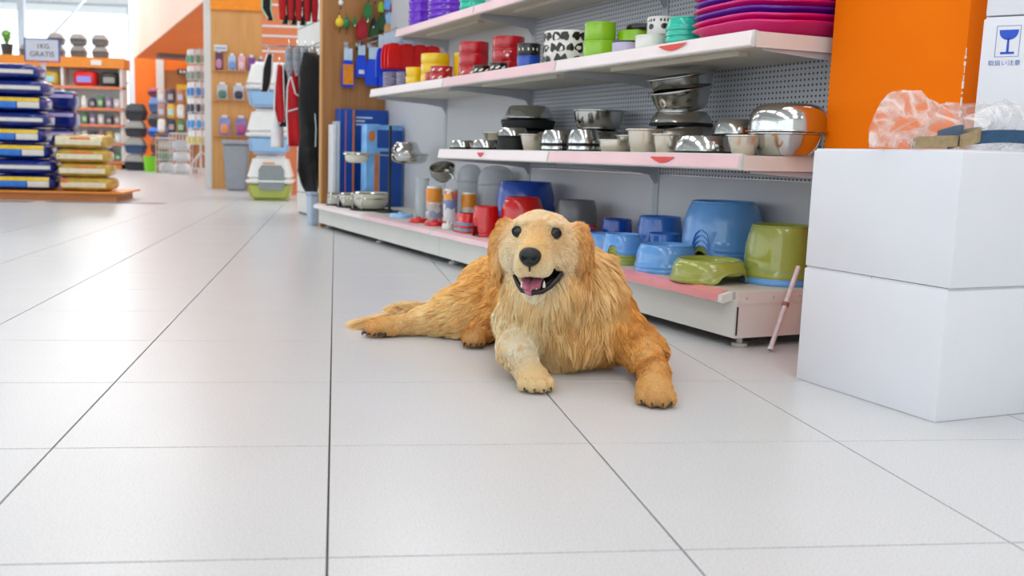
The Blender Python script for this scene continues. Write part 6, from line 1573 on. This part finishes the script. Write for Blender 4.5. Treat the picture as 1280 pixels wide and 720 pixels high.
for (px_, py_, dv) in ((0.126, 2.500, (0, -1)),):   # pads of the turned hind foot
    for k in range(3):
        G().ell((px_ - 0.018 + 0.013 * k - DO[0], py_ - DO[1] + 0.004, 0.012), (0.006, 0.004, 0.006), 10, 8).build('paw_pad', m_claw, dog, 60)

# ---- coat: individually combed strands
rng = np.random.default_rng(11)
tri = np.concatenate([VF[:, [0, 1, 2]], VF[:, [0, 2, 3]]])
A, B, Cc = VP[tri[:, 0]], VP[tri[:, 1]], VP[tri[:, 2]]
cr = np.cross(B - A, Cc - A); area = np.linalg.norm(cr, axis=1) / 2
mid = (A + B + Cc) / 3
toHead = np.linalg.norm(mid - H(0.04, 0, -0.02), axis=1)
dens = np.where(toHead < 0.13, 3.8, 1.0)
dens *= np.where(mid[:, 1] > 2.45, 0.9, 1.0)
dens *= np.clip(mid[:, 2] / 0.012, 0.05, 1)
pw = area * dens; pw /= pw.sum()
NS = 130000
ti = rng.choice(len(tri), NS, p=pw)
r1 = np.sqrt(rng.random(NS)); r2 = rng.random(NS)
root = A[ti] * (1 - r1)[:, None] + B[ti] * (r1 * (1 - r2))[:, None] + Cc[ti] * (r1 * r2)[:, None]
eps = 0.004
nrm = np.stack([sdf(root + np.eye(3)[k] * eps) - sdf(root - np.eye(3)[k] * eps) for k in range(3)], 1)
nrm /= np.maximum(np.linalg.norm(nrm, axis=1, keepdims=True), 1e-6)
fC, fL, fF, fLf = attrs(root)
fLf = np.maximum(fLf, 0.42 - 6.0 * fL)
fLf = np.where(root[:, 1] > 2.40, fLf + 0.08, fLf)
keep = cavity(root) > 0.0035
for c, rad in skip: keep &= np.linalg.norm(root - c, axis=1) > rad
keep &= root[:, 2] > 0.0035
root, nrm, fC, fL, fF, fLf = [a[keep] for a in (root, nrm, fC, fL, fF, fLf)]
# fur shortens towards nose and mouth
dn = np.linalg.norm(root - H(0.13, 0, -0.02), axis=1)
fL = np.maximum(fL * np.clip(dn / 0.075, 0.55, 1.0), 0.0042)
fLf = np.where(dn < 0.09, np.maximum(fLf, 0.44), fLf)
N = len(root)
tan = fF - nrm * np.sum(fF * nrm, 1, keepdims=True)
tan /= np.maximum(np.linalg.norm(tan, axis=1, keepdims=True), 1e-6)
# coherent waviness
def wav(X, s, ph): return np.stack([np.sin(X @ np.array(v) * s + ph + q) for q, v in enumerate(((1.0, 0.7, 0.3), (0.4, -1.0, 0.8), (-0.7, 0.5, 1.0)))], 1)
nz = wav(root, 55, 0.3) * 0.22 + wav(root, 130, 1.7) * 0.15 + rng.normal(0, 0.10, (N, 3))
d0 = tan * (1 - fLf)[:, None] + nrm * (fLf * 1.15)[:, None] + nz * 0.75
d0 /= np.linalg.norm(d0, axis=1, keepdims=True)
d1 = tan + nrm * np.clip(0.22 - 7 * fL, -0.04, 0.2)[:, None] + nz * 1.0 + np.array([0, 0, -0.25])
d1 /= np.linalg.norm(d1, axis=1, keepdims=True)
ln = fL * rng.uniform(0.7, 1.2, N)
K = 6
pts = np.zeros((N, K, 3)); pts[:, 0] = root - nrm * 0.001
for k in range(1, K):
    t = (k - 0.5) / (K - 1)
    dd = d0 * (1 - t) + d1 * t; dd /= np.linalg.norm(dd, axis=1, keepdims=True)
    pts[:, k] = pts[:, k - 1] + dd * (ln / (K - 1))[:, None]
# clump neighbouring strands into locks
from mathutils import kdtree
gi = rng.choice(N, 5200, replace=False)
kd = kdtree.KDTree(len(gi))
for i, q in enumerate(gi): kd.insert(root[q], i)
kd.balance()
near = np.array([kd.find(p)[1] for p in root]); gid = gi[near]
pull = np.clip((fL - 0.006) / 0.02, 0.0, 1) * 0.62
for k in range(1, K):
    t = k / (K - 1)
    off = pts[gid, k] - root[gid]
    target = root[gid] + off * (ln / ln[gid])[:, None] 
    f = (pull * t ** 1.4)[:, None]
    pts[:, k] = pts[:, k] * (1 - f) + target * f
pts[:, :, 2] = np.maximum(pts[:, :, 2], 0.0012)
# colour: cream to gold locks
lv = np.array([lin(tuple(c)) for c in np.clip(fC, 0, 1)])
v = 1.0 + 0.20 * np.sin(root @ np.array([31., 23., 17.]) + 2) + 0.20 * rng.normal(0, 1, len(gi))[near] + 0.10 * rng.normal(0, 1, N)
v = np.clip(v, 0.6, 1.5)
cg = lv * 1.22 * np.stack([v ** 0.55, v ** 0.85, v ** 1.25], 1)      # lighter locks are also paler, deeper ones more amber
cg /= np.maximum(1.0, cg.max(1, keepdims=True) / 0.95)
hc = bpy.data.hair_curves.new('coat')
hc.add_curves([K] * N)
hc.position_data.foreach_set('vector', (pts - DO).astype(np.float32).ravel())
rad = hc.attributes.get('radius') or hc.attributes.new('radius', 'FLOAT', 'POINT')
base_r = 0.00030 + 0.00030 * np.clip(fL / 0.03, 0, 1)
rr = base_r[:, None] * np.array([1.0, 1.0, 0.95, 0.8, 0.55, 0.15])[None, :]
rad.data.foreach_set('value', rr.astype(np.float32).ravel())
at = hc.attributes.new('strand', 'FLOAT_COLOR', 'CURVE')
at.data.foreach_set('color', np.concatenate([cg, np.ones((N, 1))], 1).astype(np.float32).ravel())
m_fur = bpy.data.materials.new('dog_fur'); m_fur.use_nodes = True
_nt = m_fur.node_tree; _b = _nt.nodes['Principled BSDF']; _a = _nt.nodes.new('ShaderNodeAttribute'); _a.attribute_name = 'strand'
_hi = _nt.nodes.new('ShaderNodeHairInfo'); _rp = _nt.nodes.new('ShaderNodeValToRGB')
_rp.color_ramp.elements[0].color = (0.90, 0.78, 0.62, 1); _rp.color_ramp.elements[1].color = (1, 1, 1, 1); _rp.color_ramp.elements[1].position = 0.6
_mx = _nt.nodes.new('ShaderNodeMix'); _mx.data_type = 'RGBA'; _mx.blend_type = 'MULTIPLY'; _mx.inputs['Factor'].default_value = 1
_nt.links.new(_hi.outputs['Intercept'], _rp.inputs['Fac']); _nt.links.new(_a.outputs['Color'], _mx.inputs['A']); _nt.links.new(_rp.outputs['Color'], _mx.inputs['B'])
_nt.links.new(_mx.outputs['Result'], _b.inputs['Base Color']); _b.inputs['Roughness'].default_value = 0.5; _b.inputs['Specular IOR Level'].default_value = 0.25
hc.materials.append(m_fur)
fur = bpy.data.objects.new('coat', hc); link(fur, dog); fur['kind'] = 'stuff'
